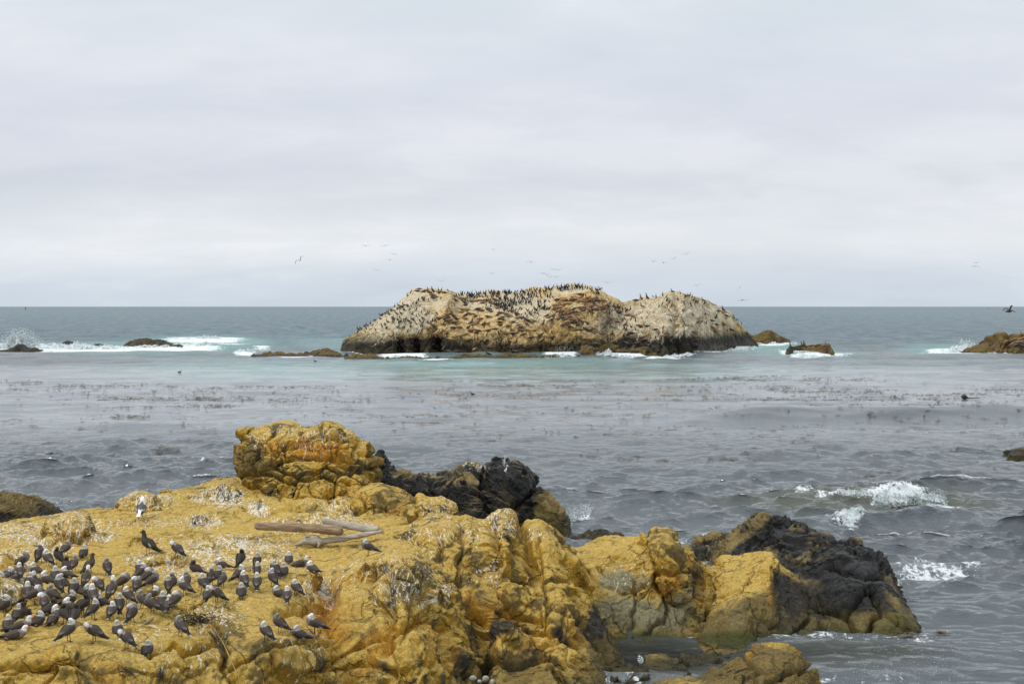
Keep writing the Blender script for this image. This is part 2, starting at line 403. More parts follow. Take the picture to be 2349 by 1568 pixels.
# ================================================================== FOREGROUND ROCK
main_cols = [
    (-260, [(2100, 22.3), (1700, 23.4), (1560, 23.8), (1480, 24.6), (1400, 27.2), (1320, 31), (1260, 34.5), (1222, 37)]),
    (-60, [(2100, 22.4), (1700, 23.5), (1565, 23.9), (1485, 24.7), (1400, 27.5), (1320, 31), (1250, 35.5), (1212, 38.2)]),
    (100, [(2100, 22.5), (1700, 23.5), (1565, 24.0), (1490, 24.7), (1400, 27.6), (1320, 31.2), (1250, 35.8), (1192, 39.6)]),
    (300, [(2100, 22.6), (1700, 23.7), (1568, 24.2), (1498, 24.9), (1410, 27.6), (1320, 31.8), (1240, 36.3), (1166, 41)]),
    (500, [(2100, 23.6), (1700, 24.9), (1568, 25.5), (1480, 26.4), (1400, 28.5), (1300, 33), (1200, 39), (1106, 45)]),
    (640, [(2100, 24.2), (1700, 25.4), (1568, 26.2), (1475, 27.0), (1400, 29.3), (1300, 33.3), (1200, 38.7), (1110, 45)]),
    (740, [(2100, 25.2), (1700, 26.6), (1568, 27.3), (1470, 28.4), (1390, 30.6), (1300, 33.6), (1205, 38.5), (1125, 44.6)]),
    (830, [(2100, 26.6), (1700, 27.9), (1568, 28.7), (1450, 29.9), (1345, 31.8), (1288, 33.6), (1215, 38.3), (1140, 43.6)]),
    (920, [(2100, 26.8), (1700, 27.8), (1568, 28.4), (1450, 29.4), (1345, 30.8), (1290, 32.4), (1235, 36.4), (1185, 41)]),
    (1000, [(2100, 27.5), (1700, 28.7), (1568, 29.3), (1450, 30.3), (1365, 31.5), (1315, 33), (1265, 35.8), (1238, 37.6)]),
    (1060, [(2100, 28.6), (1700, 29.6), (1580, 30.3), (1490, 31.2), (1420, 32), (1375, 33.2), (1335, 35), (1310, 36.4)]),
    (1120, [(2100, 29.8), (1750, 30.6), (1680, 31.2), (1610, 32), (1560, 33), (1530, 34), (1500, 35), (1480, 36)]),
]
P = loft(main_cols, 980, 700, 5.0)
main_mounds = [(378, 1146, .25, .20), (430, 1140, .5, .12), (505, 1136, .62, .34), (595, 1158, .28, .22), (465, 1196, .36, .20), (440, 1188, .3, .1),
               (655, 1200, .5, .22), (730, 1190, .7, .2), (800, 1160, .7, .25), (560, 1172, .5, .12), (20, 1300, .55, .32), (115, 1252, .4, .22), (210, 1240, .5, .2), (300, 1240, .6, .16), (400, 1290, .5, .18),
               (520, 1250, .8, .2), (600, 1240, .55, .2), (480, 1330, .4, .12), (330, 1300, .3, .12), (620, 1275, .35, .12), (720, 1330, .35, .22), (850, 1310, .4, .22), (545, 1215, .4, .15), (250, 1200, .5, .1),
               (390, 1400, .5, .12), (500, 1390, .5, .2), (940, 1320, .4, .3), (1020, 1360, .3, .25), (150, 1500, .5, .15), (420, 1480, .5, .15), (640, 1500, .5, .2), (700, 1520, .4, .15)]
main_grooves = [([(0, 1530), (60, 1520), (130, 1535)], 7, .10), ([(180, 1495), (200, 1530), (190, 1568), (180, 1640)], 8, .10), ([(345, 1500), (400, 1470), (430, 1500), (500, 1470)], 5, .12),
                ([(500, 1440), (520, 1480), (515, 1530), (540, 1568)], 5, .16), ([(530, 1530), (620, 1490), (690, 1470), (760, 1478)], 4, .12), ([(640, 1400), (700, 1395), (740, 1360)], 8, .2),
                ([(760, 1330), (750, 1400), (790, 1470), (800, 1568)], 14, .30), ([(860, 1300), (845, 1360), (880, 1400)], 6, .14), ([(890, 1300), (885, 1380), (905, 1420), (880, 1500)], 7, .15),
                ([(800, 1500), (870, 1460), (940, 1440), (1010, 1400)], 5, .14), ([(985, 1320), (1000, 1400), (1040, 1440), (1030, 1500), (1060, 1560)], 9, .25), ([(700, 1568), (740, 1530), (830, 1520), (900, 1540)], 5, .12),
                ([(560, 1165), (610, 1175), (680, 1168), (740, 1178), (830, 1172)], 4, .15), ([(640, 1140), (700, 1165), (770, 1150), (850, 1170)], 3, .1), ([(280, 1185), (380, 1192), (450, 1205)], 3, .06),
                ([(0, 1400), (55, 1395), (62, 1350), (40, 1330)], 3, .12), ([(930, 1290), (960, 1330), (950, 1400)], 4, .1)]
st_main = make_streaks([(155, 1200, 50, 22, 1), (60, 1225, 70, 25, .9), (215, 1225, 50, 18, .8), (325, 1155, 40, 25, .8), (505, 1140, 60, 26, 1), (595, 1160, 24, 14, 1), (465, 1195, 40, 16, 1), (380, 1150, 25, 12, .7),
                        (660, 1205, 60, 20, .7), (750, 1200, 80, 25, .7), (30, 1290, 45, 40, .9), (120, 1265, 60, 25, .6), (540, 1260, 130, 32, .8), (420, 1300, 90, 25, .5), (620, 1290, 60, 22, .5), (330, 1290, 50, 22, .5),
                        (460, 1240, 120, 14, .25), (720, 1330, 50, 30, .4), (900, 1320, 120, 60, .3), (500, 1420, 60, 40, .4), (400, 1480, 120, 60, .12), (690, 1490, 70, 50, .25), (20, 1350, 25, 25, .6), (300, 1200, 150, 14, .3), (800, 1150, 80, 25, .6), (1020, 1350, 25, 20, .7)],
                       420, .05, .32, 5)
main_blobs = [('dark', 518, 1490, 10, 45, .5), ('olive', 930, 1330, 60, 40, .5), ('olive', 500, 1450, 90, 50, .35), ('olive', 600, 1520, 130, 50, .35), ('olive', 320, 1150, 40, 26, .5), ('olive', 155, 1200, 40, 24, .5), ('olive', 465, 1195, 30, 14, .6),
              ('olive', 505, 1135, 55, 18, .4), ('olive', 20, 1360, 30, 30, .4), ('rust', 750, 1400, 60, 90, .3), ('rust', 880, 1480, 150, 90, .2), ('dark', 1040, 1560, 40, 40, .35), ('dark', 700, 1250, 45, 10, .3),
              ('olive', 920, 1160, 40, 30, .5), ('olive', 300, 1290, 250, 110, -.35), ('olive', 600, 1230, 150, 60, -.2), ('olive', 150, 1420, 260, 60, -.35), ('olive', 200, 1560, 260, 40, .25)]
def main_disp(P, n): return ochre_disp(1.05, 0, 0.17, 0.10, 0.9)(P, n)
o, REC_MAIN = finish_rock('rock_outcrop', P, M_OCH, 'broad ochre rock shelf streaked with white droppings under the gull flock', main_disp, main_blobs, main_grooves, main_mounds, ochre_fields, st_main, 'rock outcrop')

mid_cols = [
    (835, [(1540, 31.6), (1440, 33), (1360, 34), (1300, 35.2), (1262, 36.6), (1242, 37.8)]),
    (900, [(1560, 31.2), (1450, 32.6), (1370, 33.6), (1300, 34.6), (1250, 36), (1222, 37.2)]),
    (975, [(1600, 30.8), (1480, 32.2), (1390, 33.2), (1300, 34.2), (1235, 35.3), (1192, 36.6)]),
    (1050, [(1650, 30.5), (1520, 32), (1420, 32.8), (1320, 33.8), (1240, 34.9), (1183, 36.3)]),
    (1100, [(1650, 30.8), (1520, 32.3), (1420, 33.2), (1320, 34.2), (1240, 35.3), (1193, 36.5)]),
    (1150, [(1650, 31), (1520, 32), (1420, 32.6), (1320, 33.5), (1235, 34.6), (1179, 36)]),
    (1195, [(1650, 31.2), (1520, 32.4), (1420, 33.3), (1320, 34.2), (1246, 35.1), (1196, 36.2)]),
    (1250, [(1650, 31.3), (1520, 32.2), (1420, 32.9), (1330, 33.8), (1260, 34.8), (1204, 36)]),
    (1305, [(1650, 31.5), (1530, 32.2), (1440, 32.9), (1360, 33.8), (1300, 34.8), (1255, 36)]),
    (1345, [(1650, 31.7), (1550, 32.4), (1480, 33), (1410, 33.8), (1360, 34.6), (1325, 35.6)]),
    (1400, [(1650, 31.8), (1590, 32.2), (1545, 32.6), (1500, 33.2), (1468, 34), (1445, 34.8)]),
    (1440, [(1650, 31.9), (1600, 32.3), (1570, 32.6), (1545, 33), (1525, 33.4), (1510, 34)]),
    (1478, [(1650, 32), (1620, 32.2), (1605, 32.4), (1590, 32.6), (1575, 33), (1562, 33.5)]),
]
mid_cols = [(px, [(py, Y - ((1.3, .85, .45)[k] if k < 3 and px >= 1040 else 0)) for k, (py, Y) in enumerate(pts)]) for px, pts in mid_cols]
P = loft(lower(mid_cols, 7), 560, 480, 4.0)
mid_grooves = [([(1060, 1200), (1062, 1290), (1050, 1370)], 8, .22), ([(1125, 1200), (1130, 1280), (1120, 1360), (1100, 1440), (1105, 1568)], 9, .26), ([(1195, 1195), (1215, 1270), (1225, 1330)], 7, .24),
               ([(950, 1245), (965, 1300), (960, 1370)], 7, .16), ([(1130, 1330), (1180, 1325), (1240, 1335), (1310, 1325)], 5, .12), ([(1060, 1380), (1120, 1410), (1180, 1400), (1230, 1420)], 5, .14),
               ([(1100, 1425), (1170, 1410), (1200, 1440), (1290, 1450), (1330, 1480)], 6, .18), ([(1320, 1360), (1345, 1430), (1390, 1500), (1420, 1568)], 7, .2), ([(1100, 1500), (1180, 1520), (1260, 1500), (1300, 1530)], 6, .16),
               ([(1240, 1220), (1235, 1300), (1260, 1380), (1240, 1450)], 5, .12), ([(980, 1380), (1040, 1410), (1060, 1480), (1070, 1568)], 9, .25), ([(1000, 1215), (1015, 1300), (1000, 1360)], 5, .1), ([(1270, 1530), (1290, 1568), (1300, 1600)], 5, .15)]
mid_mounds = [(1150, 1200, .42, .18), (1010, 1230, .5, .14), (1090, 1260, .5, .15), (1180, 1300, .5, .2), (1270, 1270, .5, .16), (1180, 1460, .45, .22), (1260, 1500, .45, .22), (1140, 1380, .35, .2), (1310, 1420, .4, .2), (900, 1290, .4, .1)]
mid_blobs = [('dark', 1150, 1430, 50, 26, .75), ('dark', 1385, 1400, 22, 75, .95), ('dark', 1350, 1440, 30, 50, .6), ('dark', 1120, 1480, 30, 30, .4), ('olive', 1400, 1500, 60, 60, .9), ('green', 1430, 1540, 50, 25, .45), ('olive', 1200, 1530, 120, 50, .5), ('green', 1370, 1560, 60, 20, .35),
             ('olive', 1090, 1320, 50, 60, .25), ('olive', 960, 1260, 50, 60, -.2), ('rust', 1230, 1440, 110, 60, .25), ('rust', 1100, 1400, 80, 60, .2), ('olive', 1200, 1400, 120, 60, .2), ('olive', 1010, 1215, 60, 25, .2)]
st_mid = make_streaks([(1150, 1190, 40, 35, .7), (1000, 1210, 60, 35, .5), (1080, 1215, 40, 30, .4), (950, 1260, 40, 50, .4), (1240, 1215, 40, 14, .3), (1110, 1300, 30, 30, .25)], 350, .05, .35, 8)
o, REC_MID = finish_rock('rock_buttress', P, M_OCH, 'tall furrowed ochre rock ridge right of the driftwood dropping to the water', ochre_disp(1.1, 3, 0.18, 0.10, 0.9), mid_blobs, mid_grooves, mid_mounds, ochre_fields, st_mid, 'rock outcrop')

pin_cols = [
    (560, [(1118, 44.3), (1090, 44.4), (1060, 44.6), (1030, 44.9), (1008, 45.5)]),
    (573, [(1122, 43.6), (1085, 43.8), (1045, 44), (1012, 44.4), (995, 45.3)]),
    (610, [(1130, 43), (1090, 43.2), (1040, 43.6), (1003, 44.2), (982, 45.3)]),
    (650, [(1138, 42.7), (1090, 43), (1040, 43.4), (996, 44.2), (972, 45.3)]),
    (700, [(1142, 42.5), (1095, 42.9), (1040, 43.5), (1002, 44.2), (984, 45.3)]),
    (745, [(1142, 42.5), (1095, 42.9), (1040, 43.4), (998, 44.1), (972, 45.3)]),
    (785, [(1144, 42.6), (1100, 43), (1050, 43.6), (1010, 44.2), (985, 45.3)]),
    (826, [(1150, 42.8), (1110, 43.2), (1068, 43.7), (1038, 44.3), (1016, 45.2)]),
    (848, [(1152, 43.3), (1120, 43.6), (1088, 43.9), (1058, 44.4), (1038, 45)]),
]
P = loft(pin_cols, 460, 300, 3.2, zb=1.6, end=0.08)
pin_grooves = [([(630, 985), (610, 1010), (600, 1060), (580, 1100)], 4, .2), ([(600, 1020), (560, 1010)], 3, .12), ([(640, 1050), (620, 1070), (650, 1060), (700, 1045), (760, 1050), (830, 1060)], 4, .22), ([(700, 990), (690, 1020), (650, 1030)], 3, .14),
               ([(740, 1000), (800, 1010), (830, 1040), (860, 1045)], 3.5, .2), ([(760, 1050), (800, 1075), (840, 1080), (862, 1075)], 4, .25), ([(780, 1000), (775, 1040), (800, 1060)], 3, .16), ([(560, 1095), (620, 1090), (660, 1110), (740, 1090), (800, 1110)], 4, .14),
               ([(680, 1020), (740, 1030), (800, 1025)], 2.5, .12), ([(655, 1035), (650, 1080), (640, 1110)], 3, .12), ([(735, 975), (740, 1000)], 3, .12), ([(820, 1010), (815, 1050)], 3, .14), ([(840, 1090), (835, 1130)], 4, .15)]
pin_blobs = [('rust', 730, 1030, 90, 26, .75), ('rust', 620, 1030, 30, 20, .35), ('olive', 700, 985, 140, 14, .25), ('olive', 580, 1050, 30, 45, .4), ('olive', 700, 1085, 120, 22, .35), ('dark', 835, 1070, 30, 12, .5), ('olive', 855, 1060, 16, 40, .4)]
st_pin = make_streaks([(720, 1020, 60, 30, .45), (650, 985, 60, 14, .6), (780, 990, 60, 14, .5), (590, 1010, 30, 20, .4)], 260, .08, .5, 9)
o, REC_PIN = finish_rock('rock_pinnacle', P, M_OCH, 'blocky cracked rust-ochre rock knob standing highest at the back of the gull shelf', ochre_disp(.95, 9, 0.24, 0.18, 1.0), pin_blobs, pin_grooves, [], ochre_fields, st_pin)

sho_cols = [(800, [(1215, 41), (1190, 41.4), (1165, 41.8), (1150, 42.3), (1140, 43)]), (860, [(1222, 40.6), (1190, 41), (1150, 41.5), (1125, 42), (1112, 43)]), (905, [(1225, 40.4), (1195, 40.8), (1160, 41.2), (1135, 41.7), (1122, 42.5)]),
            (935, [(1225, 40.5), (1205, 40.8), (1175, 41.1), (1152, 41.5), (1140, 42.2)]), (952, [(1225, 40.8), (1215, 41), (1200, 41.2), (1185, 41.5), (1172, 42)])]
o, REC_SHO = finish_rock('rock_shoulder', loft(sho_cols, 240, 160, 2.5, 1.0, .15), M_OCH, 'dark-sided ochre rock shoulder sloping right below the cracked knob', ochre_disp(0.7, 14, .3, .12), [('dark', 940, 1175, 20, 30, .6), ('olive', 900, 1150, 60, 30, .5)], [([(865, 1130), (880, 1170), (870, 1210)], 4, .15)], [], ochre_fields, None)
kn_cols = [(950, [(1230, 38.4), (1200, 38.7), (1180, 39), (1160, 39.3), (1150, 39.8)]), (985, [(1235, 38), (1200, 38.3), (1175, 38.6), (1152, 39), (1143, 39.6)]), (1020, [(1235, 38), (1210, 38.3), (1185, 38.6), (1160, 39), (1150, 39.6)]), (1048, [(1235, 38.2), (1222, 38.4), (1205, 38.7), (1188, 39), (1178, 39.6)])]
o, REC_KN = finish_rock('boulder', loft(kn_cols, 160, 110, 1.6, 1.0, .1), M_OCH, 'small knobbly ochre boulder between the furrowed ridge and the black rock', ochre_disp(0.5, 17, .3, .12), [('olive', 1000, 1165, 50, 25, .3)], [], [], ochre_fields, make_streaks([(1000, 1165, 40, 20, .7)], 350, .05, .3, 3))

# black ridge behind
def black_disp(seed=0, s=1.0, tilt=25, lay=0.16):
    ct, stt = math.cos(R(tilt)), math.sin(R(tilt))
    def f(P, n):
        sh = P.shape[:2]
        W = P + 0.3 * np.stack([fbm(P * 0.7, 2, 31 + seed), fbm(P * 0.7 + 50, 2, 32 + seed), fbm(P * 0.7 + 90, 2, 33 + seed)], -1).reshape(P.shape)
        X = W[..., 0] * ct + W[..., 2] * stt; Z = -W[..., 0] * stt + W[..., 2] * ct
        U = np.stack([X * 0.42, W[..., 1] * 0.8, Z * 3.0], -1) / s
        v = voro(U, 3 + seed); F1, F2, c1 = v[:, 0].reshape(sh), v[:, 1].reshape(sh), v[:, 2].reshape(sh)
        v = voro(U * 2.1 + 9, 5 + seed); G1, G2, c2 = v[:, 0].reshape(sh), v[:, 1].reshape(sh), v[:, 2].reshape(sh)
        fn = fbm(W * 5 / s, 4, 21 + seed, .55).reshape(sh)
        sl = Z * 2.6 / s + 1.2 * fbm(W * .8 / s, 3, 8 + seed).reshape(sh) + .7 * (c1 - .5); fr = sl - np.floor(sl); saw = fr ** 1.5 * (1 - smooth(fr, .88, 1.0))
        sl2 = Z * 6.5 / s + 1.0 * fbm(W * 1.3 / s, 3, 18 + seed).reshape(sh) + 2 * c2; fr2 = sl2 - np.floor(sl2)
        return s * (.24 * saw + .07 * fr2 * (1 - smooth(fr2, .85, 1)) + 0.13 * fbm(W * 0.6, 3, 4 + seed).reshape(sh) + lay * .2 * (1 - F1 * 1.0) + .05 * v[:, 5].reshape(sh) - 0.08 * np.exp(-(F2 - F1) / .05) - 0.05 * np.exp(-(G2 - G1) / .06) + .05 * (c1 - .5) + 0.03 * fn)
    return f
def black_fields(att, P, n, D):
    sh = P.shape[:2]; f1 = fbm(P * 0.9, 3, 71).reshape(sh)
    hi_ = smooth(D - D.mean() + .25 * f1, .05, .22); att['olive'] = np.clip(.12 + .45 * hi_ * smooth(n[..., 2], .2, .8) + .5 * f1, 0, .7); att['dark'] = np.clip(0.62 - 1.0 * f1 - .5 * hi_ * smooth(n[..., 2], .3, .9), 0, 1)
blk_cols = [(862, [(1260, 52), (1160, 53), (1100, 54), (1065, 55), (1042, 56.5)]), (880, [(1260, 51.8), (1160, 53), (1100, 54), (1070, 55), (1047, 56.5)]), (905, [(1260, 51.7), (1170, 52.8), (1110, 53.8), (1088, 54.8), (1073, 56.3)]),
            (960, [(1270, 51.3), (1180, 52.4), (1120, 53.4), (1092, 54.5), (1078, 56)]), (1020, [(1280, 51), (1190, 52), (1130, 53), (1096, 54.3), (1076, 56)]), (1075, [(1290, 50.8), (1200, 51.9), (1130, 52.9), (1082, 54.3), (1056, 56)]),
            (1112, [(1290, 50.8), (1205, 52), (1140, 53.1), (1092, 54.4), (1068, 56)]), (1130, [(1290, 50.8), (1205, 51.9), (1130, 53), (1075, 54.3), (1049, 56)]), (1178, [(1290, 51), (1205, 52.2), (1130, 53.2), (1075, 54.4), (1047, 56)]),
            (1220, [(1280, 51.4), (1210, 52.6), (1145, 53.4), (1102, 54.5), (1072, 56)]), (1248, [(1270, 51.8), (1215, 52.9), (1170, 53.6), (1135, 54.4), (1108, 55.6)]), (1285, [(1260, 52.2), (1222, 53.3), (1195, 53.8), (1172, 54.4), (1152, 55.2)]), (1306, [(1250, 52.8), (1225, 53.5), (1212, 53.9), (1200, 54.4), (1188, 55)])]
blk_blobs = [('olive', 1270, 1165, 32, 40, 1.3), ('olive', 1200, 1190, 40, 30, 1.0), ('dark', 1270, 1165, 36, 45, -.8), ('olive', 1080, 1075, 25, 22, .8), ('dark', 1190, 1090, 60, 45, .6), ('dark', 930, 1100, 60, 40, .1), ('olive', 920, 1090, 60, 14, .4), ('dark', 1110, 1120, 60, 40, .35)]
blk_grooves = [([(1250, 1100), (1215, 1135), (1175, 1170), (1140, 1200)], 4, .3), ([(1110, 1070), (1105, 1120), (1115, 1170)], 4, .2), ([(990, 1085), (985, 1120), (1020, 1160)], 4, .15), ([(1245, 1120), (1270, 1160), (1290, 1200)], 3, .12)]
o, REC_BLK = finish_rock('rock_ridge', loft(lower(blk_cols, 16), 480, 280, 4.0), M_BLK, 'black layered rock ridge with a brown block at its right end, behind the furrowed ridge', black_disp(0, 1.0, -24), blk_blobs, blk_grooves, [], black_fields, make_streaks([(1160, 1070, 6, 14, .9), (1090, 1075, 30, 10, .3)], 250, .1, .5, 4))

def simple_cols(sil, rows=4, front=1.2, crest=1.0, prof=(0, .45, .8, 1)):
    """sil: (px, crest_py, base_py); base on the water at z=0, crest behind it"""
    cols = []
    for px, cpy, bpy_ in sil:
        Yb = atz(px, bpy_, 0.0)[1]; Yc = Yb + front
        b = at(px, bpy_, Yb); c = at(px, cpy, Yc); pts = []
        for k in range(rows):
            t = k / (rows - 1); hz = prof[k]
            Y = Yb + (Yc - Yb) * t ** 1.3; z = b[2] + (c[2] - b[2]) * hz
            py = HOR + (CAMH - z) / Y * F if abs(Y) > 0 else bpy_
            if k == rows - 1: py = cpy
            pts.append((py, Y))
        cols.append((px, pts))
    return cols
# right group: yellow and grey rock, slab, black rock
r1_cols = [(1296, [(1560, 33.2), (1510, 34.4), (1440, 35), (1380, 35.8), (1320, 36.8), (1275, 38)]), (1330, [(1560, 33.3), (1500, 34.6), (1430, 35.3), (1370, 36), (1305, 37), (1250, 38.4)]), (1400, [(1560, 33.8), (1485, 35), (1410, 35.8), (1340, 36.6), (1275, 37.8), (1228, 39.4)]),
           (1455, [(1570, 33.6), (1485, 35), (1405, 36), (1330, 36.8), (1270, 37.8), (1226, 39)]), (1485, [(1580, 33.5), (1480, 35), (1400, 36), (1320, 36.3), (1250, 36.9), (1212, 38.4)]), (1540, [(1580, 33.5), (1490, 35), (1420, 36), (1345, 36.2), (1262, 36.8), (1209, 38.2)]),
           (1580, [(1580, 33.5), (1495, 35), (1430, 36.2), (1370, 36.7), (1300, 37.3), (1240, 38.5)]), (1625, [(1580, 33.5), (1500, 35.2), (1440, 36.6), (1390, 37.6), (1345, 38.2), (1292, 39)]), (1680, [(1580, 34), (1500, 35.5), (1445, 37), (1400, 38), (1350, 39), (1310, 40)])]
r1_blobs = [('grey', 1430, 1330, 70, 22, .7), ('grey', 1420, 1400, 70, 50, .75), ('grey', 1500, 1420, 60, 50, .65), ('grey', 1560, 1400, 40, 60, .6), ('grey', 1400, 1310, 40, 30, .35), ('grey', 1640, 1420, 40, 40, .4), ('green', 1480, 1470, 110, 28, .8), ('dark', 1600, 1330, 22, 50, .75), ('dark', 1570, 1360, 14, 30, .4), ('olive', 1530, 1240, 50, 30, .4),
            ('olive', 1400, 1280, 80, 25, -.2), ('dark', 1330, 1470, 30, 30, .5), ('rust', 1540, 1330, 40, 40, .3), ('olive', 1650, 1300, 40, 30, -.3)]
r1_grooves = [([(1480, 1215), (1470, 1260), (1490, 1310), (1510, 1360), (1545, 1395)], 6, .26), ([(1375, 1300), (1430, 1345), (1455, 1350)], 3, .1), ([(1455, 1330), (1458, 1400), (1440, 1470)], 4, .14), ([(1545, 1400), (1510, 1430), (1470, 1465)], 4, .16), ([(1340, 1290), (1370, 1330), (1420, 1360), (1500, 1345)], 3, .08),
              ([(1490, 1305), (1540, 1320), (1590, 1310)], 4, .15), ([(1560, 1230), (1600, 1290), (1610, 1350)], 5, .14), ([(1530, 1380), (1560, 1390), (1590, 1370)], 4, .2)]
def r1_fields(att, P, n, D):
    ochre_fields(att, P, n, D); att['olive'] = np.clip(att['olive'] - .08, 0, 1)
o, REC_R1 = finish_rock('rock_bluff', loft(lower(r1_cols, 15), 430, 340, 3.0), M_OCH, 'ochre-topped rock with smooth pale grey lower face in the gap right of the furrowed ridge', ochre_disp(1.0, 21, .11, .08), r1_blobs, r1_grooves, [(1530, 1260, .5, .2), (1420, 1270, .5, .1)], r1_fields, make_streaks([(1440, 1300, 60, 40, .25)], 120, .05, .3, 2))
r2_cols = [(1585, [(1560, 33.8), (1500, 34.9), (1470, 35.4), (1440, 36.5), (1410, 38), (1390, 39)]), (1650, [(1560, 33.4), (1485, 34.5), (1412, 35.4), (1372, 37), (1332, 38.3), (1292, 39.8)]), (1705, [(1560, 33.4), (1480, 34.6), (1368, 35.8), (1335, 37.2), (1305, 38.6), (1282, 40)]),
           (1765, [(1570, 33.8), (1480, 35), (1395, 35.9), (1335, 36.7), (1297, 37.4), (1274, 39)]), (1790, [(1570, 34), (1485, 35.2), (1410, 36.2), (1355, 37.1), (1318, 37.9), (1294, 39)]), (1830, [(1570, 34), (1490, 35.3), (1435, 36.3), (1390, 37.2), (1355, 38.1), (1330, 39.3)]),
           (1868, [(1570, 34), (1490, 35.5), (1450, 36.4), (1420, 37.3), (1398, 38.3), (1378, 39.4)]), (1892, [(1570, 34.2), (1510, 35.6), (1490, 36.2), (1470, 37), (1455, 37.8), (1445, 38.4)])]
r2_blobs = [('olive', 1690, 1400, 90, 60, .35), ('grey', 1690, 1400, 60, 50, .35), ('dark', 1822, 1372, 52, 55, .85), ('dark', 1790, 1330, 20, 25, .5), ('dark', 1760, 1440, 90, 30, .35), ('green', 1700, 1470, 130, 26, .8), ('olive', 1690, 1440, 90, 40, .6), ('green', 1830, 1455, 50, 30, .5), ('olive', 1800, 1400, 110, 70, .9), ('olive', 1700, 1330, 60, 40, -.5), ('olive', 1660, 1440, 60, 30, .4), ('olive', 1770, 1285, 25, 14, -.3)]  # dark on the right face: shade away from the sun painted into the stone
r2_grooves = [([(1870, 1385), (1850, 1420), (1815, 1450), (1780, 1480)], 4, .2), ([(1640, 1300), (1620, 1380), (1590, 1440)], 5, .2), ([(1770, 1300), (1790, 1360), (1780, 1440)], 4, .12), ([(1720, 1330), (1690, 1350), (1640, 1375)], 3, .1), ([(1600, 1420), (1660, 1400), (1700, 1350)], 3, .08)]
o, REC_R2 = finish_rock('rock_slab', loft(r2_cols, 360, 300, 2.5), M_OCH, 'tilted rock slab with tan left face and dark right face leaning on the black rock', ochre_disp(0.9, 25, .05, .06, .8), r2_blobs, r2_grooves, [(1775, 1290, .25, .15)], ochre_fields, None)
r3_cols = [(1602, [(1330, 44), (1305, 45), (1280, 46), (1255, 47), (1237, 48)]), (1622, [(1340, 43.5), (1305, 44.6), (1275, 45.7), (1245, 46.8), (1216, 48)]), (1665, [(1400, 41.5), (1340, 42.6), (1295, 43.7), (1255, 45), (1212, 46.5)]), (1700, [(1430, 40), (1360, 41), (1300, 42.4), (1250, 44), (1202, 46)]),
           (1738, [(1460, 38.8), (1380, 39.9), (1310, 41.4), (1250, 43.3), (1178, 45.5)]), (1780, [(1500, 37), (1410, 38.5), (1330, 40), (1255, 42.5), (1180, 45.3)]), (1830, [(1520, 36), (1450, 37.3), (1360, 38.9), (1275, 41.5), (1192, 45)]), (1880, [(1530, 35.2), (1475, 36.3), (1385, 37.8), (1290, 40), (1210, 44)]),
           (1930, [(1530, 34.9), (1470, 36), (1375, 37.4), (1285, 39.4), (1232, 43)]), (1978, [(1530, 34.8), (1465, 35.9), (1370, 37.1), (1288, 38.8), (1240, 42)]), (2012, [(1530, 34.8), (1470, 35.8), (1390, 36.8), (1315, 38.2), (1258, 41)]), (2050, [(1530, 34.9), (1475, 35.7), (1410, 36.5), (1355, 37.5), (1312, 40)]),
           (2085, [(1530, 34.9), (1478, 35.7), (1435, 36.4), (1400, 37), (1368, 38.5)]), (2115, [(1530, 35), (1482, 35.6), (1460, 36), (1438, 36.6), (1418, 37.6)]), (2132, [(1530, 35.2), (1495, 35.5), (1482, 35.8), (1470, 36.1), (1460, 36.6)])]
r3_blobs = [('green', 1940, 1460, 120, 22, .5), ('olive', 2040, 1330, 30, 40, .8), ('olive', 1960, 1440, 110, 40, 1.0), ('green', 1900, 1455, 60, 36, .75), ('green', 2002, 1345, 14, 28, 1.4), ('green', 2060, 1425, 60, 40, .5), ('olive', 2070, 1410, 50, 50, 1.0), ('olive', 1800, 1265, 90, 12, .8), ('olive', 1640, 1240, 50, 20, 1.2), ('dark', 1800, 1215, 90, 35, .4),
            ('dark', 1960, 1300, 110, 50, .9), ('dark', 1930, 1380, 90, 40, .5), ('dark', 2060, 1430, 70, 40, -.6), ('dark', 1940, 1440, 80, 40, -.6), ('green', 2100, 1460, 40, 20, .4), ('green', 1850, 1208, 10, 6, 1.2), ('grey', 1850, 1290, 60, 10, .35)]
r3_grooves = [([(1900, 1300), (1960, 1310), (2030, 1320)], 5, .2), ([(1985, 1340), (1960, 1380), (1930, 1400), (1870, 1390)], 6, .2), ([(2000, 1340), (2020, 1400), (1990, 1450)], 5, .2), ([(2030, 1400), (2080, 1440), (2110, 1450)], 4, .14), ([(1930, 1400), (1960, 1440), (1960, 1480)], 5, .15), ([(1740, 1250), (1800, 1240), (1880, 1260)], 4, .15)]
def r3_disp(P, n):
    w = smooth(P[..., 1] + .6 * P[..., 0] * 0, 38.6, 40.2)
    return black_disp(5, 0.9, 12, .14)(P, n) * w + ochre_disp(.95, 52, .20, .10)(P, n) * (1 - w)
def r3_fields(att, P, n, D):
    sh = P.shape[:2]; f1 = fbm(P * 0.9, 3, 75).reshape(sh)
    hi_ = smooth(D - D.mean() + .25 * f1, .05, .22); att['olive'] = np.clip(.10 + .4 * hi_ + .6 * f1, 0, .6); att['dark'] = np.clip(0.55 - 1.0 * f1 - .4 * hi_ * smooth(n[..., 2], .3, .9), 0, 1)
o, REC_R3 = finish_rock('rock_hump', loft(lower(r3_cols, 20), 520, 340, 3.5), M_BLK, 'big wet black rock with lumpy top and green weed patch, rightmost by the surf', r3_disp, r3_blobs, r3_grooves, [(1760, 1200, .5, .15), (1850, 1225, .5, .15), (1970, 1265, .5, .12)], r3_fields, None)
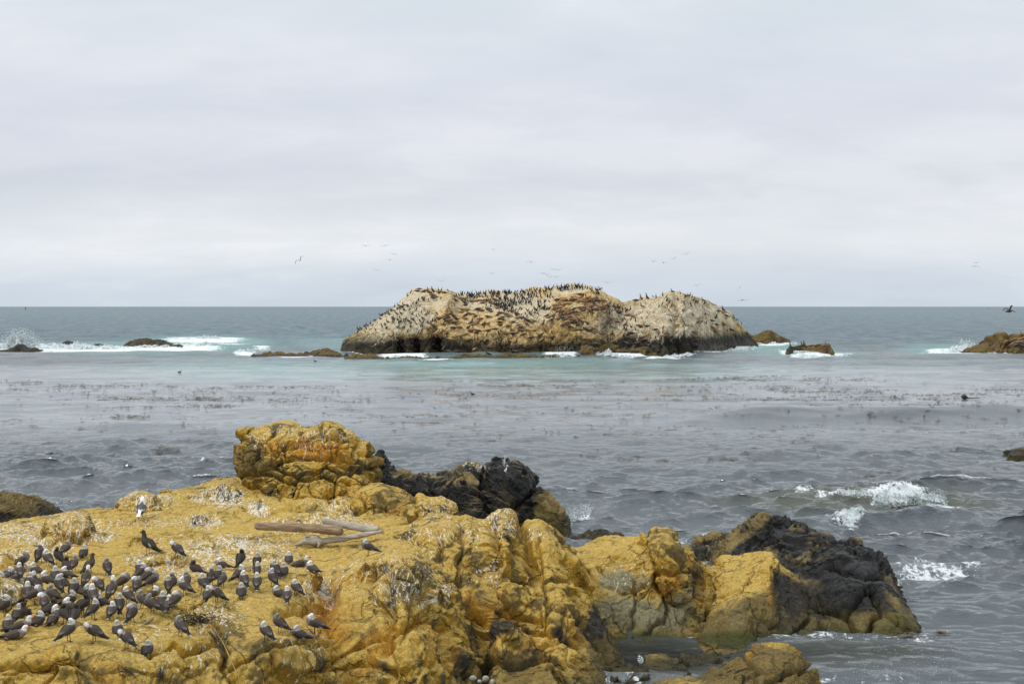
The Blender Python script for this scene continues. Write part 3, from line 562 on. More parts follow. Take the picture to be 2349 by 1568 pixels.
r4 = [(1440, [(1700, 28.5), (1650, 28.8), (1620, 29.2), (1600, 29.8), (1590, 30.6)]), (1500, [(1700, 28), (1640, 28.4), (1600, 28.9), (1575, 29.6), (1560, 30.6)]), (1560, [(1700, 27.8), (1640, 28.2), (1590, 28.7), (1560, 29.4), (1543, 30.4)]), (1620, [(1700, 27.6), (1630, 28.1), (1580, 28.6), (1552, 29.4), (1537, 30.4)]),
      (1670, [(1700, 27.5), (1620, 28), (1565, 28.6), (1530, 29.3), (1511, 30.3)]), (1720, [(1700, 27.4), (1610, 28), (1550, 28.6), (1508, 29.3), (1486, 30.2)]), (1785, [(1700, 27.4), (1600, 28), (1540, 28.6), (1492, 29.3), (1466, 30.2)]), (1835, [(1700, 27.5), (1620, 28.1), (1560, 28.7), (1510, 29.3), (1482, 30.2)]),
      (1868, [(1700, 27.8), (1640, 28.3), (1590, 28.8), (1552, 29.4), (1530, 30.2)]), (1886, [(1700, 28.2), (1670, 28.5), (1640, 29), (1615, 29.5), (1600, 30.2)])]
o, REC_R4 = finish_rock('boulder', loft(lower(r4, 24), 360, 240, 2.5), M_OCH, 'rounded knobbly brown boulder cut off by the bottom edge, front right', ochre_disp(0.6, 33, .35, .14), [('olive', 1780, 1530, 160, 60, .9), ('olive', 1560, 1570, 120, 30, .3), ('olive', 1660, 1545, 60, 25, .7), ('dark', 1700, 1545, 60, 22, .25), ('green', 1840, 1530, 40, 50, .15)],
                        [([(1860, 1530), (1800, 1550), (1760, 1560)], 4, .2), ([(1700, 1500), (1740, 1540), (1700, 1560)], 4, .15), ([(1650, 1530), (1700, 1520), (1760, 1545)], 3, .1), ([(1640, 1545), (1690, 1545)], 3, .12)], [(1800, 1500, .16, .12), (1700, 1535, .2, .12)], ochre_fields, make_streaks([(1540, 1560, 50, 14, .3)], 200, .04, .2, 6))
def add_simple(name, sil, mat, label, front, thick, nu, nv, disp, fields, blobs=(), cat='rock', end=.3, group=None, prof=(0, .5, .85, 1)):
    return finish_rock(name, loft(simple_cols(sil, 4, front, prof=prof), nu, nv, thick, -1.5, end), mat, label, disp, blobs, (), (), fields, None, cat, None, group)
o, REC_MOSS = add_simple('rock_mound', [(-160, 1150, 1225), (-60, 1130, 1225), (0, 1137, 1222), (40, 1143, 1218), (75, 1164, 1213), (100, 1182, 1209), (112, 1197, 1206)], M_BLK, 'low mossy brown-green rock at the left edge behind the gull shelf', 2.2, 5, 260, 160, black_disp(11, .6, 20, .1), black_fields, [('green', 40, 1160, 110, 30, .15), ('olive', 30, 1150, 100, 30, 1.0), ('dark', 30, 1150, 100, 25, -.5)])
add_simple('boulder', [(1472, 1528, 1540), (1490, 1510, 1542), (1520, 1506, 1540), (1545, 1516, 1536), (1562, 1526, 1532)], M_OCH, 'low greenish boulder awash in the dark channel below the pale grey rock face', .6, 1.2, 120, 80, ochre_disp(.4, 40), ochre_fields, [('green', 1515, 1525, 60, 20, .6), ('olive', 1515, 1525, 60, 20, .6)], end=.15)
add_simple('boulder', [(1560, 1520, 1530), (1590, 1508, 1532), (1625, 1506, 1530), (1660, 1514, 1526)], M_BLK, 'dark low stone in the channel under the leaning slab', .6, 1.0, 110, 70, black_disp(41, .4), black_fields, [('dark', 1610, 1515, 80, 30, .6)], end=.12)
add_simple('boulder', [(1660, 1512, 1520), (1690, 1500, 1522), (1730, 1498, 1520), (1760, 1506, 1516)], M_BLK, 'dark low stone in the channel right of the leaning slab foot', .6, 1.0, 110, 70, black_disp(47, .4), black_fields, [('dark', 1710, 1510, 80, 30, .5)], end=.12)
add_simple('boulder', [(1470, 1552, 1562), (1505, 1542, 1566), (1545, 1540, 1566), (1590, 1550, 1560)], M_BLK, 'dark stone awash just behind the front boulder at the bottom', .6, 1.0, 110, 70, black_disp(49, .4), black_fields, [('dark', 1530, 1550, 80, 30, .4)], end=.12)
add_simple('boulder', [(1395, 1556, 1568), (1430, 1538, 1572), (1462, 1535, 1572), (1490, 1548, 1568)], M_BLK, 'dark green stone wedged at the foot of the furrowed ridge', .6, 1.0, 110, 70, black_disp(43, .4), black_fields, [('green', 1440, 1550, 80, 30, .5)], end=.12)
add_simple('rock', [(1300, 1245, 1262), (1330, 1232, 1262), (1365, 1222, 1260), (1405, 1224, 1258), (1432, 1236, 1250)], M_BLK, 'flat dark rock peeping over the ochre-topped rock beside the furrowed ridge', 1.0, 1.6, 180, 80, black_disp(15, .6, 5), black_fields)
add_simple('rock', [(2312, 1042, 1049), (2325, 1033, 1050), (2345, 1028, 1050), (2380, 1024, 1050), (2420, 1040, 1048)], M_REEF, 'small brown rock breaking the water at the right edge', 1.0, 2, 90, 50, ochre_disp(.8, 44), black_fields)
def small_boulder(cols, label, seed, regs, s=.45, ol=.45, nm='boulder'):
    def ff(att, P, n, D):
        ochre_fields(att, P, n, D); att['olive'] = np.clip(att['olive'] + ol, 0, 1)
    return finish_rock(nm, loft(cols, 150, 110, 1.1, 1.6, .06), M_OCH, label, ochre_disp(s, seed, .22, .08), (), (), (), ff, make_streaks(regs, 500, .08, .45, seed), 'rock')
small_boulder([(266, [(1182, 40.6), (1174, 40.7), (1166, 40.8), (1160, 41)]), (284, [(1184, 40.3), (1165, 40.45), (1150, 40.7), (1143, 41)]), (318, [(1185, 40.2), (1162, 40.35), (1142, 40.6), (1131, 41)]), (342, [(1183, 40.3), (1165, 40.4), (1145, 40.6), (1136, 41)]), (358, [(1178, 40.5), (1170, 40.6), (1160, 40.7), (1153, 41)])], 'whitewashed boulder at the back edge of the shelf beside the lone white gull', 61, [(318, 1150, 50, 30, .35)], .45, .15)
small_boulder([(100, [(1232, 36.2), (1222, 36.3), (1214, 36.5), (1208, 36.8)]), (122, [(1242, 35.8), (1215, 36), (1196, 36.4), (1188, 36.9)]), (155, [(1245, 35.7), (1212, 35.9), (1188, 36.3), (1178, 36.9)]), (185, [(1240, 35.9), (1212, 36.1), (1192, 36.5), (1184, 36.9)]), (204, [(1228, 36.3), (1215, 36.4), (1206, 36.6), (1200, 36.9)])], 'rounded boulder striped white with droppings on the left rim of the shelf', 63, [(155, 1200, 60, 40, .5)], .45, .1)
small_boulder([(-60, [(1400, 27.8), (1370, 28), (1345, 28.3), (1335, 28.8)]), (0, [(1402, 27.7), (1365, 27.9), (1340, 28.2), (1331, 28.8)]), (35, [(1400, 27.8), (1370, 28), (1348, 28.3), (1340, 28.8)]), (54, [(1395, 28.1), (1380, 28.2), (1368, 28.4), (1360, 28.8)])], 'rounded olive boulder among the gulls at the left edge', 65, [(20, 1360, 30, 25, .5)], .4, .4)
for k, (px, py, r) in enumerate([(1085, 1556, .16), (1100, 1549, .12), (1117, 1562, .15), (1132, 1560, .1), (1068, 1566, .14)]):
    pass

# ================================================================== ISLAND AND REEFS
isl = [  # px, base py, then crest py ; mid control rows (fraction height, depth)
    (783, 808, 803, 3), (797, 809, 776, 5), (822, 810, 757, 8), (860, 811, 736, 11), (895, 811, 714, 13), (918, 811, 688, 14), (938, 811, 669, 14), (962, 811, 661, 15), (1000, 811, 663, 16), (1030, 812, 671, 17), (1060, 813, 675, 24), (1110, 814, 671, 27),
    (1160, 815, 671, 29), (1200, 815, 669, 29), (1240, 815, 663, 27), (1285, 815, 660, 24), (1330, 815, 657, 22), (1368, 815, 664, 20), (1395, 814, 677, 19), (1418, 814, 692, 19), (1436, 814, 697, 20), (1455, 815, 692, 21), (1485, 816, 687, 22), (1512, 817, 683, 20),
    (1530, 817, 675, 18), (1550, 816, 671, 17), (1572, 815, 675, 16), (1605, 811, 684, 15), (1640, 808, 699, 13), (1668, 805, 714, 11), (1692, 803, 737, 9), (1712, 800, 762, 6), (1728, 799, 782, 4), (1738, 798, 794, 2)]
isl_prof = {}
def isl_rows(px, bpy_, cpy, dep):
    Yb = atz(px, bpy_, 0)[1]
    zt = at(px, cpy, Yb + dep)[2]
    if px < 1050: hs = [0, .42, .70, .86, .95, 1]; ds = [0, .10, .30, .52, .76, 1]
    elif px < 1250: hs = [0, .20, .48, .70, .86, 1]; ds = [0, .08, .30, .52, .74, 1]
    elif px < 1410: hs = [0, .25, .52, .76, .94, 1]; ds = [0, .08, .26, .46, .66, 1]
    else: hs = [0, .28, .52, .74, .90, 1]; ds = [0, .12, .32, .54, .76, 1]
    pts = []
    for h, d in zip(hs, ds):
        Y = Yb + dep * d; z = zt * h
        pts.append((HOR + (CAMH - z) / Y * F, Y))
    pts[-1] = (cpy, Yb + dep)
    return pts
P = loft([(a, isl_rows(a, b, c, d)) for a, b, c, d in isl], 1000, 400, 14, -3, 2.0)
def isl_disp(P, n):
    sh = P.shape[:2]
    W = P + 1.4 * np.stack([fbm(P * .16, 2, 131), fbm(P * .16 + 50, 2, 132), fbm(P * .16 + 90, 2, 133)], -1).reshape(P.shape)
    v = voro(W * np.array([.20, .2, .17]), 3); F1, F2, c1 = v[:, 0].reshape(sh), v[:, 1].reshape(sh), v[:, 2].reshape(sh)
    v = voro(W * np.array([.55, .5, .42]) + 5, 6); G1, G2, c2 = v[:, 0].reshape(sh), v[:, 1].reshape(sh), v[:, 2].reshape(sh)
    v_t = v[:, 5].reshape(sh)
    rg = ridged(W * np.array([.9, .9, .45]), 4, 9).reshape(sh) - 1.1
    z = np.clip(P[..., 2] / 12, 0, 1); top = 1 - 0.7 * smooth(P[..., 1] - 235, 12, 24)
    v = voro(W * np.array([.10, .1, .085]) + 15, 16); K = v[:, 0].reshape(sh); ke = (v[:, 1] - v[:, 0]).reshape(sh)
    return (2.2 * (.5 - K) - 1.0 * np.exp(-ke / .05) + 1.0 * (0.5 - F1) - .7 * np.exp(-(F2 - F1) / .07) - .28 * np.exp(-(G2 - G1) / .08) + .45 * (c2 - .5) + .9 * v_t * smooth(G2 - G1, 0, .1) + .34 * rg + .75 * (ridged(W * np.array([.42, .42, .13]), 3, 19).reshape(sh) - 1) + 1.9 * fbm(W * .22, 3, 12).reshape(sh) + .12 * fbm(W * 3, 3, 15).reshape(sh)) * top * (0.35 + 0.65 * smooth(P[..., 2], -1, 2))
isl_blobs = [('dark', 1445, 745, 18, 40, .35), ('dark', 1500, 770, 30, 16, .3), ('guano', 1480, 745, 40, 30, .3), ('dark', 1600, 770, 60, 14, .25), ('guano', 880, 740, 100, 60, .42), ('guano', 960, 720, 60, 70, .2), ('guano', 1150, 690, 110, 22, .5), ('guano', 1210, 720, 50, 30, .45), ('guano', 1560, 730, 130, 60, .32), ('guano', 1500, 750, 60, 36, .3), ('guano', 1330, 662, 60, 8, .5), ('guano', 1620, 750, 60, 50, .2),
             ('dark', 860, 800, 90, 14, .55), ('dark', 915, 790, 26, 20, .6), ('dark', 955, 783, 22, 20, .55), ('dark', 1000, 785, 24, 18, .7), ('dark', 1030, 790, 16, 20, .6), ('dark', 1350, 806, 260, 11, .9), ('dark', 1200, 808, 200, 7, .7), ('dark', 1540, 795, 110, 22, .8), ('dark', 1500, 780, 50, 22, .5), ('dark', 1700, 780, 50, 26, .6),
             ('dark', 1620, 800, 80, 14, .6), ('grey', 1470, 740, 120, 50, .45), ('grey', 1560, 730, 160, 60, .45), ('grey', 870, 750, 90, 50, .35), ('dark', 1445, 790, 60, 16, .55), ('olive', 1640, 780, 100, 30, .7), ('olive', 860, 790, 90, 25, .7), ('olive', 1000, 795, 80, 16, .6),
             ('dark', 820, 762, 26, 12, .5), ('olive', 1400, 790, 120, 22, .5)]
isl_grooves = [([(1036, 690), (1028, 720), (1022, 745)], 3, 1.0), ([(1232, 745), (1200, 770), (1150, 790)], 3, .5), ([(1390, 700), (1405, 730), (1385, 765)], 2.5, .7), ([(1385, 745), (1420, 728)], 2, .5), ([(1425, 702), (1470, 735), (1490, 780)], 4, .5), ([(1180, 800), (1260, 785), (1370, 783)], 2, .5),
               ([(915, 775), (918, 806)], 6, 1.6), ([(955, 775), (958, 800)], 5, 1.6), ([(1003, 778), (1005, 806)], 6, 1.8), ([(1220, 720), (1250, 745), (1262, 780)], 2.5, .5), ([(1550, 690), (1560, 740), (1530, 790)], 2.5, .6), ([(1610, 730), (1590, 780)], 2.5, .6)]
def isl_fields(att, P, n, D):
    sh = P.shape[:2]; f1 = fbm(P * .25, 3, 61).reshape(sh); f2 = fbm(P * .9, 3, 63).reshape(sh); z = P[..., 2]
    att['olive'] = np.clip(.10 + .5 * f1 + .4 * f2 + .5 * (1 - smooth(z, 1.0, 4.5)), 0, 1)
    att['dark'] = np.clip(.15 * f2 + .75 * (1 - smooth(z, .6, 3.6)), 0, 1)
    att['guano'] = np.clip(.12 + .35 * f1 + .25 * smooth(z, 3, 8) - .5 * (1 - smooth(z, 1.5, 4)), 0, 1)
    att['grey'] = np.clip(.1 + .4 * f1, 0, .5)
o, REC_ISL = finish_rock('rock_island', P, M_ISL, 'large tan and white-stained rock island covered in birds and sea lions', isl_disp, isl_blobs, isl_grooves, [], isl_fields, None, 'rock island')
def reef_disp(s, seed):
    def f(P, n):
        sh = P.shape[:2]; W = P
        v = voro(W * .5 / s, seed); G = (v[:, 1] - v[:, 0]).reshape(sh)
        return s * (.5 * fbm(W * .35 / s, 3, seed).reshape(sh) + .35 * (ridged(W * .6 / s, 4, seed + 2).reshape(sh) - 1.1) - .3 * np.exp(-G / .08) + .3 * (v[:, 2].reshape(sh) - .5))
    return f
def reef_fields(att, P, n, D):
    sh = P.shape[:2]; f1 = fbm(P * .3, 3, 71).reshape(sh)
    att['olive'] = np.clip(.3 + f1, 0, 1); att['dark'] = np.clip(.28 - f1, 0, 1)
REEF = {}
def reef(name, sil, label, front, thick, nu, nv, s, seed, blobs=(), mat=None, prof=(0, .55, .88, 1)):
    o, rec = finish_rock(name, loft(simple_cols(sil, 4, front, prof=prof), nu, nv, thick, -2, 1.5), mat or M_REEF, label, reef_disp(s, seed), blobs, (), (), reef_fields, None, 'rock', None)
    return rec
def jag(x0, x1, n, f, base, amp, seed):
    r = random.Random(seed); out = []
    for k in range(n):
        t = k / (n - 1); px = x0 + (x1 - x0) * t; e = min(1, 4 * t, 4 * (1 - t)) ; c = f(t)
        out.append((px, base(t) - max(0.6, (base(t) - c) * e + r.uniform(-amp, amp)), base(t)))
    return out
reef('reef_rock', jag(578, 800, 26, lambda t: 812 - 13 * (0.5 + 0.5 * math.sin(t * 9 + .5)) * (0.5 + t * .5), lambda t: 817, 2, 3), 'low craggy brown reef rock stretching left from the island', 3.5, 9, 420, 90, .8, 3)
reef('reef_rock', jag(790, 880, 14, lambda t: 814, lambda t: 824, 2, 5), 'brown reef rock awash in front of the island\'s left corner', 3, 6, 220, 70, .6, 7)
reef('reef_rock', jag(1000, 1330, 40, lambda t: 813 + 2 * math.sin(t * 20), lambda t: 822 - 3 * t, 1.6, 8), 'long low dark reef ledge in front of the middle of the island', 3, 7, 520, 70, .6, 9)
reef('reef_rock', jag(885, 990, 12, lambda t: 818, lambda t: 822, 1.4, 18), 'scattered low reef stones in white water below the island\'s dark caves', 2, 4, 200, 50, .45, 19)
reef('rock', [(1322, 800, 814), (1335, 795, 816), (1360, 790, 816), (1400, 788, 814), (1440, 792, 814), (1480, 796, 816), (1505, 806, 817)], 'dark brown wet rock buttress at the island\'s foot beside a splash', 3, 8, 300, 110, .8, 23)
REC_RR = reef('rock', [(1700, 782, 786), (1722, 769, 788), (1740, 770, 789), (1748, 762, 789), (1765, 760, 789), (1775, 761, 788), (1790, 771, 788), (1805, 777, 787), (1815, 785, 787)], 'smooth brown rock hump just behind the island\'s right end', 6, 12, 260, 110, .8, 29)
REC_SM = reef('rock', [(1802, 811, 815), (1810, 800, 815), (1825, 795, 813), (1838, 792, 811), (1850, 797, 813), (1865, 796, 813), (1880, 794, 814), (1893, 790, 815), (1900, 788, 815), (1908, 800, 816), (1914, 812, 816)], 'small jagged brown rock with sea lions between the island and the right edge', 3, 6, 300, 120, .5, 31)
REC_RE = reef('rock', [(2226, 807, 811), (2245, 797, 812), (2262, 789, 812), (2275, 786, 812), (2290, 780, 813), (2293, 766, 813), (2303, 763, 813), (2315, 772, 813), (2330, 768, 814), (2350, 766, 814), (2380, 764, 814), (2420, 775, 814), (2470, 800, 812)], 'broad brown rock with a sea lion pile at the right edge', 5, 14, 420, 130, .8, 37)
reef('reef_rock', [(-30, 806, 810), (8, 803, 808), (30, 796, 808), (44, 789, 807), (60, 797, 807), (86, 801, 806)], 'black rock under the bursting wave at the far left', 3, 8, 200, 80, .5, 41, [('dark', 40, 800, 60, 14, 1)])
reef('reef_rock', [(128, 794, 797), (140, 788, 797), (152, 783, 797), (168, 785, 797), (180, 790, 796), (204, 794, 796)], 'small dark rock in foam, second from the left', 3, 6, 160, 60, .4, 43, [('dark', 160, 790, 60, 14, 1)])
reef('reef_rock', [(208, 794, 797), (222, 789, 796), (240, 790, 796), (252, 794, 795)], 'tiny dark rock tip in the middle of the foam', 2, 4, 90, 40, .3, 45, [('dark', 230, 790, 60, 14, 1)])
reef('reef_rock', [(286, 791, 794), (305, 782, 796), (325, 777, 797), (350, 779, 797), (372, 782, 798), (395, 788, 800), (422, 797, 801)], 'long smooth dark whaleback rock in the foam, largest of the left reef', 5, 10, 260, 90, .6, 47, [('dark', 350, 785, 90, 20, .5)])
REC_ALL_FAR = REC_ISL


# ================================================================== SEA
NW = 90
wr = np.random.default_rng(5)
_lam = np.exp(np.linspace(np.log(0.35), np.log(34), NW)); _lam *= wr.uniform(.92, 1.08, NW)
_dir = R(-90) + wr.normal(0, 0.45, NW) * np.where(_lam > 8, .45, 1.0)
_k = 2 * np.pi / _lam
_amp = 0.0115 * _lam ** 1.0 * np.where(_lam > 4, (4 / _lam) ** 0.75, 1.0) * np.where(_lam < 1.2, 1.15, np.where(_lam < 4, .8, .95))
_ph = wr.uniform(0, 2 * np.pi, NW)
def bump1(x, c, w): return np.exp(-((x - c) / w) ** 2)
def swell(x, y):
    """hand placed swell lines: the breaking wave beyond the black rock and a low one further out"""
    cy = 54.5 + 0.12 * (x - 12) + 0.6 * np.sin(x * .5)
    a = .62 * smooth(x, 3, 11) * (1 - smooth(x, 24, 30))
    d = y - cy
    h = a * np.exp(-(np.where(d > 0, d / 1.9, d / .8)) ** 2)
    cy2 = 106 + .10 * (x - 20)
    h = h + .95 * smooth(x, 8, 20) * np.exp(-(np.where(y > cy2, (y - cy2) / 6, (y - cy2) / 2.6)) ** 2)
    cy3 = 64.5 + .15 * (x + 18); h = h + .35 * bump1(x, -17, 4.5) * np.exp(-(np.where(y > cy3, (y - cy3) / 1.8, (y - cy3) / .8)) ** 2)
    return h
def wave(x, y, spacing=None):
    x = np.asarray(x, float); y = np.asarray(y, float)
    calm = 1 - 0.72 * smooth(y, 70, 105) * (1 - smooth(y, 190, 235)) ; calm = calm * (1 - .5 * (1 - smooth(y, 36, 44)) * smooth(x, 2, 5))
    H = np.zeros_like(x); DX = np.zeros_like(x); DY = np.zeros_like(x)
    gust = 1 + 0.5 * np.sin(x * .11 + y * .05) * np.sin(y * .083 - x * .03 + 1)
    def one(ix):
        h = 0; dx = 0; dy = 0
        for i in ix:
            a = _amp[i] * calm * (gust if _lam[i] < 4 else 1)
            if spacing is not None: a = a * smooth(_lam[i] / spacing, 2.0, 4.0)
            p = _k[i] * (x * math.cos(_dir[i]) + y * math.sin(_dir[i])) + _ph[i]
            c = np.cos(p); s_ = np.sin(p); h = h + a * c; dx = dx - 1.1 * a * math.cos(_dir[i]) * s_; dy = dy - 1.1 * a * math.sin(_dir[i]) * s_
        return h, dx, dy
    with ThreadPoolExecutor(4) as ex:
        for h, dx, dy in ex.map(one, np.array_split(np.arange(NW), 4)):
            H = H + h; DX = DX + dx; DY = DY + dy
    return H + swell(x, y), DX, DY
nr, na = int(1050 * Q), int(980 * Q)
rr = np.concatenate([np.linspace(8, 26, 30), 26 + (np.exp(np.linspace(0, np.log(60), nr // 2)) - 1) * 4.2])
r0 = rr[-1]; tail = 1 / np.linspace(1 / r0, 1 / 24000, nr // 2)
# rings: finer where the camera sees them finer
d = np.linspace(866, 3.2, nr); rr = CAMH * F / d; rr = np.concatenate([np.linspace(6, rr[0], 24)[:-1], rr, [12000, 24000]])
aa = np.linspace(R(-30), R(30), na)
RR, AA = np.meshgrid(rr, aa, indexing='ij')
X = RR * np.sin(AA); Y = RR * np.cos(AA)
spc = np.maximum(np.gradient(rr)[:, None] * 1.0, RR * (aa[1] - aa[0]))
H, DX, DY = wave(X, Y, spc)
P0 = np.stack([X, Y, 0 * X], -1); spx, spy = project(P0)
def ell(lst):
    f = np.zeros(X.shape)
    for cx, cy, rx, ry, s in lst: f = np.maximum(f, s * np.exp(-(((spx - cx) / rx) ** 2 + ((spy - cy) / ry) ** 2) ** 1.4))
    return f
foam = ell([(50, 798, 70, 10, 1.3), (170, 798, 150, 7, 1.3), (290, 800, 150, 7, 1.25), (410, 798, 110, 8, 1.1), (465, 779, 100, 7, 1.15), (450, 788, 80, 5, .5), (530, 790, 60, 3, .5), (560, 810, 30, 5, 1), (600, 800, 30, 4, .6),
            (240, 806, 260, 3.5, .55), (690, 818, 80, 2.2, .7), (925, 818, 60, 5, 1), (960, 813, 30, 3, .9), (1010, 823, 60, 2, .7), (1230, 822, 60, 2.4, .6), (1285, 817, 40, 4.5, 1), (1395, 812, 50, 3.5, .95), (1450, 815, 70, 3, .9), (1530, 819, 60, 2.5, .7),
            (1640, 810, 80, 3.5, .8), (1680, 803, 40, 6, 1), (1770, 790, 60, 5, .85), (1730, 800, 40, 4, .6), (1790, 806, 60, 3, .5), (1860, 816, 60, 2.5, .85), (1840, 808, 10, 6, .9), (1930, 816, 40, 1.8, .5), (2180, 806, 60, 6, .9), (2215, 797, 25, 8, 1),
            (2140, 812, 60, 4, .5), (2290, 813, 90, 2.2, .9), (2250, 809, 30, 3, .8), (1900, 786, 30, 1.4, .4), (2170, 780, 30, 1.2, .4),
            (478, 1066, 14, 6, .9), (1335, 1172, 26, 14, .62), (1310, 1195, 18, 12, .55), (1290, 1215, 30, 14, .3), (2140, 1312, 130, 42, .50), (2230, 1285, 90, 30, .42), (2060, 1345, 40, 14, .5), (1945, 1195, 40, 18, .85), (1900, 1185, 30, 8, .5), (2060, 1152, 90, 14, .7), (2150, 1166, 80, 9, .55),
            (1830, 1146, 40, 4, .5), (1900, 1152, 60, 4, .5), (1620, 1250, 30, 20, .75), (1560, 1222, 60, 12, .25), (2290, 1060, 110, 30, .22), (1660, 1235, 40, 10, .2), (1480, 1500, 20, 12, .45), (2000, 1560, 200, 16, .3), (1900, 1565, 60, 8, .45), (2200, 1180, 60, 10, .25), (1900, 1480, 20, 6, .3)])
teal = ell([(300, 800, 330, 14, .9), (470, 785, 160, 14, .9), (620, 850, 400, 26, .6), (1100, 846, 450, 28, .7), (1500, 855, 380, 24, .5), (750, 790, 120, 20, .4), (1760, 798, 110, 12, .8), (1850, 812, 150, 10, .5), (2170, 802, 110, 14, .7), (2000, 850, 350, 30, .2), (1700, 805, 60, 8, .7)])
slick0 = np.clip(smooth(Y, 75, 110) * (1 - smooth(Y, 180, 225)), 0, 1)
rough = np.clip(.035 + .10 * smooth(RR, 60, 400) + .14 * smooth(RR, 300, 2500), 0, .34)
def shore(recs, cell, reach, strength):
    pts = np.concatenate([r[0][np.abs(r[0][:, 2]) < .16 + .12 * (cell > .3)][:, :2] for r in recs])
    x0, y0 = pts.min(0) - reach * 2; x1, y1 = pts.max(0) + reach * 2
    nx, ny = int((x1 - x0) / cell) + 2, int((y1 - y0) / cell) + 2
    g = np.zeros((nx, ny)); g[((pts[:, 0] - x0) / cell).astype(int), ((pts[:, 1] - y0) / cell).astype(int)] = 1
    acc = g.copy(); f = np.exp(-cell / reach)
    for _ in range(int(reach * 2.5 / cell)):
        m = acc.copy()
        m[1:] = np.maximum(m[1:], acc[:-1] * f); m[:-1] = np.maximum(m[:-1], acc[1:] * f); m[:, 1:] = np.maximum(m[:, 1:], acc[:, :-1] * f); m[:, :-1] = np.maximum(m[:, :-1], acc[:, 1:] * f); acc = m
    ix = ((X - x0) / cell).astype(int); iy = ((Y - y0) / cell).astype(int); ok = (ix >= 0) & (iy >= 0) & (ix < nx) & (iy < ny)
    out = np.zeros(X.shape); out[ok] = acc[ix[ok], iy[ok]]; return out * strength
foam = np.maximum(foam, shore([REC_MID, REC_R1, REC_R2, REC_R3, REC_R4, REC_BLK, REC_MOSS], .08, .30, .37))
foam = np.maximum(foam, shore([REC_ISL, REC_RR, REC_SM, REC_RE], .5, 2.0, .58))
murk = ell([(1900, 1155, 260, 14, .7), (2120, 1165, 180, 18, .8), (1520, 1520, 200, 34, 1.0), (1900, 1520, 260, 30, .6)])  # kelpy murk; the gap ellipses add to the darkening painted there
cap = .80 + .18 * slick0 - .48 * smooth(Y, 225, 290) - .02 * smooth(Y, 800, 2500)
cap = np.clip(cap - .78 * ell([(1500, 1520, 190, 40, 1), (1950, 1515, 220, 26, .6)]) - .10 * ell([(1900, 1155, 260, 14, 1), (2120, 1165, 180, 18, 1)]), .08, 1)  # sky mirror turned down in the gap, standing for dark rocks reflected there
slick = np.clip(smooth(Y, 75, 110) * (1 - smooth(Y, 180, 225)), 0, 1)
V = np.stack([X + DX, Y + DY, H], -1)
ii = (np.arange(V.shape[0] - 1)[:, None] * na + np.arange(na - 1)[None]).ravel()
Fc = np.stack([ii, ii + 1, ii + na + 1, ii + na], 1)[:, ::-1]
Fc = Fc[:, ::-1] if True else Fc
sm = bpy.data.materials.new('sea_water'); sm.use_nodes = True; nt = sm.node_tree; nt.nodes.clear()
out = N(nt, 'ShaderNodeOutputMaterial'); b = N(nt, 'ShaderNodeBsdfPrincipled'); geo = N(nt, 'ShaderNodeNewGeometry'); pos = geo.outputs['Position']
A = lambda n_: N(nt, 'ShaderNodeAttribute', attribute_name=n_).outputs['Fac']
nb = noise(nt, mapping(nt, pos, (.03, .06, 1)), 1.0, 4, .6)
base = mixc(nt, ramp(nt, nb, [(.35, 0), (.65, 1.0)]), (0.090, 0.110, 0.120), (0.135, 0.152, 0.162))
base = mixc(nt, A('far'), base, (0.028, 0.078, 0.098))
base = mixc(nt, A('teal'), base, (0.14, 0.33, 0.30))
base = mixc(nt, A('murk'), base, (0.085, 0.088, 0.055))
base = mixc(nt, A('gap_shade'), base, (0.014, 0.016, 0.012))  # paints the rock gap near black, standing for shade and mirrored dark rocks
fn1 = noise(nt, mapping(nt, pos, (1.0, .55, 1)), 1.6, 8, .68, 1.2); fn2 = noise(nt, mapping(nt, pos, (1.0, .6, 1)), 9, 5, .7, .5)
fv = mathn(nt, 'ADD', mathn(nt, 'MULTIPLY', A('foam'), 1.12), mathn(nt, 'ADD', mathn(nt, 'MULTIPLY', mathn(nt, 'SUBTRACT', fn1, .5), 1.5), mathn(nt, 'MULTIPLY', mathn(nt, 'SUBTRACT', fn2, .5), 1.0)))
fm = ramp(nt, fv, [(.46, 0), (.62, 1.0)])
fm = mathn(nt, 'MULTIPLY', fm, ramp(nt, A('foam'), [(0.03, 0.0), (.2, 1.0)]))
c = mixc(nt, fm, base, (.74, .79, .80))
L(nt, c, b.inputs['Base Color'])
L(nt, mathn(nt, 'ADD', mathn(nt, 'MULTIPLY', fm, .5), A('rough')), b.inputs['Roughness'])
b.inputs['IOR'].default_value = 1.36
bh = mathn(nt, 'ADD', noise(nt, mapping(nt, pos, (.8, 1.8, 1)), 3.2, 7, .68, .5), mathn(nt, 'MULTIPLY', noise(nt, mapping(nt, pos, (1.0, 1.5, 1)), .35, 5, .65), 2.2))
bp = N(nt, 'ShaderNodeBump'); bp.inputs['Strength'].default_value = .55; bp.inputs['Distance'].default_value = .16
L(nt, bh, bp.inputs['Height']); L(nt, mathn(nt, 'SUBTRACT', .75, mathn(nt, 'MULTIPLY', A('slick'), .55)), bp.inputs['Strength']); L(nt, bp.outputs[0], b.inputs['Normal'])
